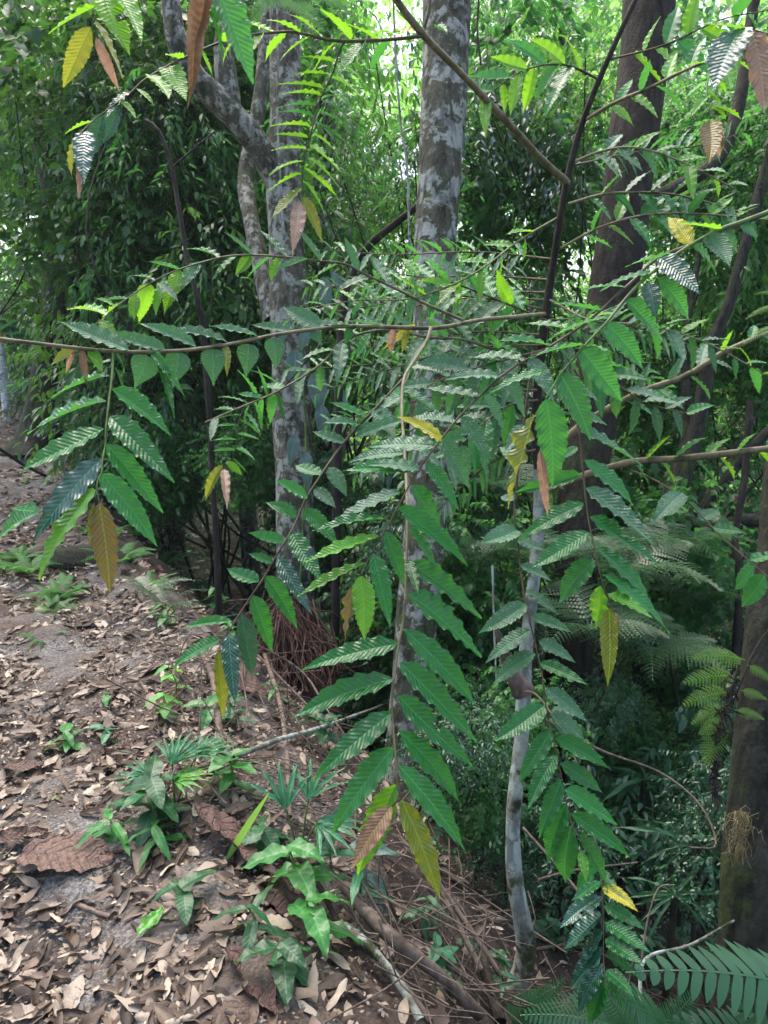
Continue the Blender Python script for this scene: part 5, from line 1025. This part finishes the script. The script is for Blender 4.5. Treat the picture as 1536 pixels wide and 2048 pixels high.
for pts, r0, lab, m_ in [
  ([(1090, 1440, 3.0), (1200, 1500, 3.1), (1320, 1545, 3.1), (1400, 1610, 3.0), (1432, 1690, 2.9), (1380, 1695, 2.85)], .006, 'thin arching bare twig over the dark slope', 'root'),
  ([(1280, 2020, 2.6), (1290, 1920, 2.7), (1380, 1890, 2.7), (1470, 1840, 2.65)], .007, 'crooked pale twig low at the right', 'pale'),
  ([(1278, 2000, 2.7), (1290, 1870, 2.75), (1315, 1780, 2.8), (1350, 1770, 2.8)], .005, 'thin upright bare twig right of the drooping tip', 'root'),
  ([(1075, 1760, 3.2), (1150, 1740, 3.3), (1275, 1725, 3.3)], .006, 'horizontal bare twig behind the drooping twig', 'root'),
  ([(985, 1130, 4.0), (990, 1300, 4.0), (1000, 1500, 4.0)], .006, 'thin pale stem left of the sapling trunk', 'pale'),
  ([(1045, 1655, 3.1), (1130, 1750, 3.0), (1190, 1830, 2.9)], .007, 'slanting brown twig right of the sapling trunk', 'root')]:
    w_ = spline(stem3(pts), 30); V, Fq, UV = tube(w_-w_[0], [r0, r0*.6], 7, bump=.1); o = link('bare_twig', mesh_from('bare_twig', V, Fq, BK[m_], UV), None, w_[0]); tag(o, lab, 'twig')
# tangled twigs on the slope
ac = Acc(); r = np.random.default_rng(21)
for i in range(520):
    px, py = (r.uniform(620, 1420), r.uniform(1480, 2060)) if i % 4 else (r.uniform(330, 700), r.uniform(1150, 1650))
    if px < 720 and py > 1750: continue
    p = G(px, py); ang = r.normal(.9, .8); L0 = r.uniform(.15, .7); d = np.array([math.cos(ang), -math.sin(ang)*.6, 0])*L0/2
    q = [p-d+[0, 0, r.uniform(0, .25)], p+r.normal(0, .05, 3)+[0, 0, r.uniform(0, .14)], p+d+[0, 0, r.uniform(0, .12)]]
    for k in (0, 2): q[k][2] = max(q[k][2], H(q[k][0], q[k][1])+.01)
    rr = r.uniform(.0012, .0045); V, Fq, UV = tube(spline(q, 9), [rr, rr*.6], 5, bump=.1, seed=i); ac.add(V, Fq, UV)
tag(link('twig_litter', ac.mesh('twig_litter', BK['root'])), 'tangle of fallen twigs and rootlets on the dark slope', 'twigs', None, 'stuff')
# red brown fibrous root mound at the foot of the forked trunk
ctr = P(572, 1330, 5.2); rt = empty('root_mound', ctr, 'reddish brown mound of fibrous roots below the forked trunk', 'root mound')
ac = Acc(); red = bark('root_red_brown', [(.3, (.06, .03, .022)), (.7, (.16, .09, .07))], bumpd=.002)
for i in range(460):
    a = r.uniform(0, 6.28); h0 = r.uniform(.05, .5); q0 = np.array([math.cos(a)*r.uniform(0, .25), math.sin(a)*r.uniform(0, .25), h0]); e = q0+np.array([math.cos(a)*r.uniform(.1, .35), math.sin(a)*r.uniform(.1, .35)-.1, -h0*r.uniform(.6, 1)])
    V, Fq, UV = tube(spline([q0, (q0+e)/2+r.normal(0, .06, 3), e], 8), [.006, .003], 4); ac.add(V, Fq, UV)
tag(link('roots', ac.mesh('roots', red), rt), kind='stuff')
th_ = np.linspace(0, 2*np.pi, 24, endpoint=False); Vm = [(0, 0, .42)]
for j, (rr, zz) in enumerate(((.12, .38), (.22, .27), (.32, .1), (.45, H(ctr[0], ctr[1])-ctr[2]-.1))):
    for a in th_: k = 1+.2*math.sin(a*3+j)+.1*math.sin(a*7); Vm.append((math.cos(a)*rr*k*.8, math.sin(a)*rr*k*.8, zz*.9))
Fm = [(0, 1+i, 1+(i+1) % 24) for i in range(24)]+[(1+j*24+i, 1+(j+1)*24+i, 1+(j+1)*24+(i+1) % 24, 1+j*24+(i+1) % 24) for j in range(3) for i in range(24)]
link('soil_core', mesh_from('soil_core', np.array(Vm), Fm, red), rt)

# ---------------------------------------------------------------- leaf litter
def dead_mesh(seed, nu=8, nv=4, lobe=False):
    r_ = np.random.default_rng(seed); us = np.linspace(0, 1, nu+1); vs = np.linspace(-1, 1, nv+1); V = []
    cl, cw, tw = r_.uniform(-.9, .9), r_.uniform(.1, 1.5), r_.uniform(-.8, .8); wide = r_.uniform(.3, .55); ph = r_.uniform(0, 6, 3)
    for u in us:
        wd = wide*math.sin(math.pi*np.clip(u, .02, .985)**.85)**.7*(1+(.13*math.sin(u*34) if lobe else .06*math.sin(u*21+ph[2])))
        for v in vs:
            a = v*cw; y = .5*wd*math.sin(a)/max(cw, .2); z = .5*wd*(1-math.cos(a))/max(cw, .2)*1.0+cl*.35*(u-.5)**2+.03*math.sin(u*9+ph[0])*v+.02*math.sin(v*5+u*13+ph[1])
            t_ = tw*(u-.5); V.append((u-.5, y*math.cos(t_)-z*math.sin(t_), y*math.sin(t_)+z*math.cos(t_)))
    n1 = nv+1; Fq = np.array([(i*n1+j, (i+1)*n1+j, (i+1)*n1+j+1, i*n1+j+1) for i in range(nu) for j in range(nv)])
    return np.array(V), Fq
DM = [dead_mesh(s, 10, 5, s in (3, 6)) for s in range(8)]
DO = [mesh_from('dead_leaf', v, f, DEAD, None, np.full(len(v), .3)) for v, f in DM]
r = np.random.default_rng(31)
placed = 0; tries = 0
while placed < 290 and tries < 4000:
    tries += 1
    px, py = r.uniform(-20, 560), r.uniform(1250, 2060)
    if r.random() > ((py-1150)/900)**1.3: continue
    if px > 560 and py < 1700: continue
    p = G(px, py); s = r.uniform(.05, .115)*(1.15 if r.random() < .2 else 1)
    o = link('fallen_leaf', DO[r.integers(8)], None, p+[0, 0, r.uniform(.008, .03)]); o.scale = (s, s*r.uniform(.8, 1.2), s)
    o.rotation_euler = (r.normal(0, .3)+(math.pi if r.random() < .4 else 0), r.normal(0, .22), r.uniform(0, 6.28))
    tag(o, 'dry curled brown leaf lying in the leaf litter of the path', 'dead leaf', 'dry leaves strewn over the path'); placed += 1
def litter(name, n, x0, x1, y0, y1, s0, s1, dens, label, seed, bits=False):
    r_ = np.random.default_rng(seed); xx = r_.uniform(x0, x1, n); yy = r_.uniform(y0, y1, n); d = xx-xedge(yy)
    keep = r_.random(n) < np.interp(d, [-4, -2.6, -.7, -.2, .12, .8, 2.5, 4], dens); xx, yy = xx[keep], yy[keep]; n = len(xx); z = H(xx, yy)
    Vs, Fs, Rs, c = [], [], [], 0
    which = r_.integers(0, 8, n)
    for k in range(8):
        m_ = which == k; q = m_.sum()
        if bits: tV, tF = np.array([(-.5, -.12, 0), (0, -.3, .08), (.5, 0, .02), (0.1, .28, .1)]), np.array([(0, 1, 2, 3)])
        else: tV, tF = dead_mesh(k, 5, 2)
        s = r_.uniform(s0, s1, q)**1.0
        flip = np.where(r_.random(q) < .4, math.pi, 0)
        V, Fa, rn = scatter(tV, tF, np.c_[xx[m_], yy[m_], z[m_]+r_.uniform(.003, .025, q)], rotmats(q, r_.uniform(0, 6.28, q), r_.normal(0, .25, q), r_.normal(0, .3, q)+flip), s, s*r_.uniform(.7, 1.2, q), r_.random(q)**.95)
        Vs.append(V); Fs.append(Fa+c); Rs.append(rn); c += len(V)
    return tag(link(name, mesh_from(name, np.vstack(Vs), np.vstack(Fs), DEAD, None, np.concatenate(Rs), smooth=not bits)), label, 'leaf litter', None, 'stuff')
litter('leaf_litter', 17000, -3.5, 2.2, 1.1, 6.5, .035, .125, [.3, .5, .75, .9, .5, .13, .05, .02], 'layer of dry brown leaves over the path and bank', 41)
litter('far_leaf_litter', 16000, -10, 1.5, 6.5, 16, .05, .12, [.5, .7, .8, 1, 1, .6, .3, .1], 'brown leaves along the path further off', 42)
litter('leaf_crumbs', 26000, -2.4, 1.0, 1.1, 4.5, .008, .028, [1, 1, 1, 1, .7, .15, .08, .04], 'crumbled leaf bits, chaff and grit on the path', 43, True)
# named pieces of the litter
def flat_leaf(px, py, s, yaw, mat, label, wide=.5, lobe=False, rot=(0, 0), seed=2, name='fallen_leaf', cat='dead leaf', rnd=.5, lift=.035):
    V, Fq = dead_mesh(seed, 26, 10, lobe); V[:, 1] *= wide/.4
    V[:, 2] += .03*np.sin(V[:, 0]*17)*np.cos(V[:, 1]*22)+.012*np.sin(V[:, 0]*40+V[:, 1]*31)
    me = mesh_from(name, V, Fq, mat, np.c_[V[:, 0]+.5, V[:, 1]+.5], np.full(len(V), rnd)); p = G(px, py)
    o = link(name, me, None, p+[0, 0, lift]); o.scale = (s, s, s*.8); o.rotation_euler = (rot[0], rot[1], yaw); return tag(o, label, cat)
RB = plain('dead_leaf_reddish', (.17, .1, .075), .6, True); RD = plain('dead_leaf_dark_red', (.12, .062, .05), .6, True); TN = plain('dead_leaf_tan', (.4, .3, .22), .6, True); GRN = BM['lime']
flat_leaf(135, 1735, .31, -.12, RB, 'very large crumpled reddish brown dead leaf on the bare path', .55, True, (.05, 0), 3, lift=.05)
flat_leaf(45, 1690, .16, .5, RB, 'curled reddish leaf piece left of the very large one', .5, False, (.3, .2), 5)
flat_leaf(455, 1700, .3, -.7, RD, 'large dark reddish dead leaf hanging down the litter edge', .45, False, (-.5, .3), 6, lift=.06)
flat_leaf(75, 1682, .1, .1, TN, 'pale tan crumpled leaf above the reddish brown one', .8, False, (.1, .1), 1)
flat_leaf(303, 1875, .12, 1.35, GRN, 'fresh green leaf with a dark base lying on the litter', .5, False, (.1, .1), 4, cat='leaf', lift=.05)
flat_leaf(585, 1830, .3, -1.1, RD, 'big brown curled leaf below the broad leaved plant', .6, False, (-.4, .1), 2)
flat_leaf(500, 1985, .24, -.9, RD, 'brown folded leaf at the bottom edge of the litter', .6, False, (-.5, .1), 7)
flat_leaf(50, 1550, .15, .3, RB, 'flat brown leaf half buried in grit at the left', .7, False, (0, 0), 4)
flat_leaf(505, 1385, .36, 1.2, RB, 'large crumpled brown leaf lying on the root bank', .5, True, (.9, .4), 3, lift=.08)
# stones
st = plain('stone_grey', (.2, .2, .2), .8)
def rock(seed):
    r_ = np.random.default_rng(seed); V = []; n1, n2 = 9, 12
    for i in range(n1):
        for j in range(n2):
            a, b = math.pi*i/(n1-1), 2*math.pi*j/n2; k = 1+.18*math.sin(3*b+seed)*math.sin(a)+.12*math.cos(4*a+b); V.append((math.sin(a)*math.cos(b)*k, math.sin(a)*math.sin(b)*k*.8, math.cos(a)*.6*k))
    return np.array(V), np.array([(i*n2+j, (i+1)*n2+j, (i+1)*n2+(j+1) % n2, i*n2+(j+1) % n2) for i in range(n1-1) for j in range(n2)])
v, f = rock(3); o = link('stone', mesh_from('stone', v, f, BK['mossy']), None, G(185, 1120)+[0, 0, .02]); o.scale = (.3, .2, .16); tag(o, 'mossy dark rock among the pale ferns', 'rock')
ac = []; c = 0; Vs = []; Fs = []; r = np.random.default_rng(77)
tv, tf = rock(5)
q = 900; xx = r.uniform(-1.5, 0, q); yy = r.uniform(1.2, 3.2, q); s = r.uniform(.003, .009, q)
V, Fa, rn = scatter(tv, tf, np.c_[xx, yy, H(xx, yy)+.006], rotmats(q, r.uniform(0, 6, q), r.normal(0, .4, q), r.normal(0, .4, q)), s, s, r.random(q))
tag(link('gravel', mesh_from('gravel', V, Fa, st)), 'small grey gravel showing between leaves on the path', 'gravel', None, 'stuff')

# ---------------------------------------------------------------- thin haze added to make the shade look milky
hz_m = bpy.data.materials.new('added_haze'); hz_m.use_nodes = True; t = hz_m.node_tree; t.nodes.clear()
pv = nd(t, 'VolumePrincipled'); pv.inputs['Color'].default_value = (.85, .93, 1, 1); pv.inputs['Density'].default_value = .0009; pv.inputs['Anisotropy'].default_value = .2
o = nd(t, 'OutputMaterial'); t.links.new(pv.outputs[0], o.inputs['Volume'])
x0, x1, y0, y1, z0, z1 = -155, 155, -65, 255, -6, 27
Vb = [(x, y, z) for x in (x0, x1) for y in (y0, y1) for z in (z0, z1)]
Fb_ = [(0, 1, 3, 2), (4, 6, 7, 5), (0, 4, 5, 1), (2, 3, 7, 6), (0, 2, 6, 4), (1, 5, 7, 3)]
tag(link('haze', mesh_from('haze', Vb, Fb_, hz_m, smooth=False)), 'thin added haze that lifts the shade to a milky tone', 'haze', None, 'stuff')
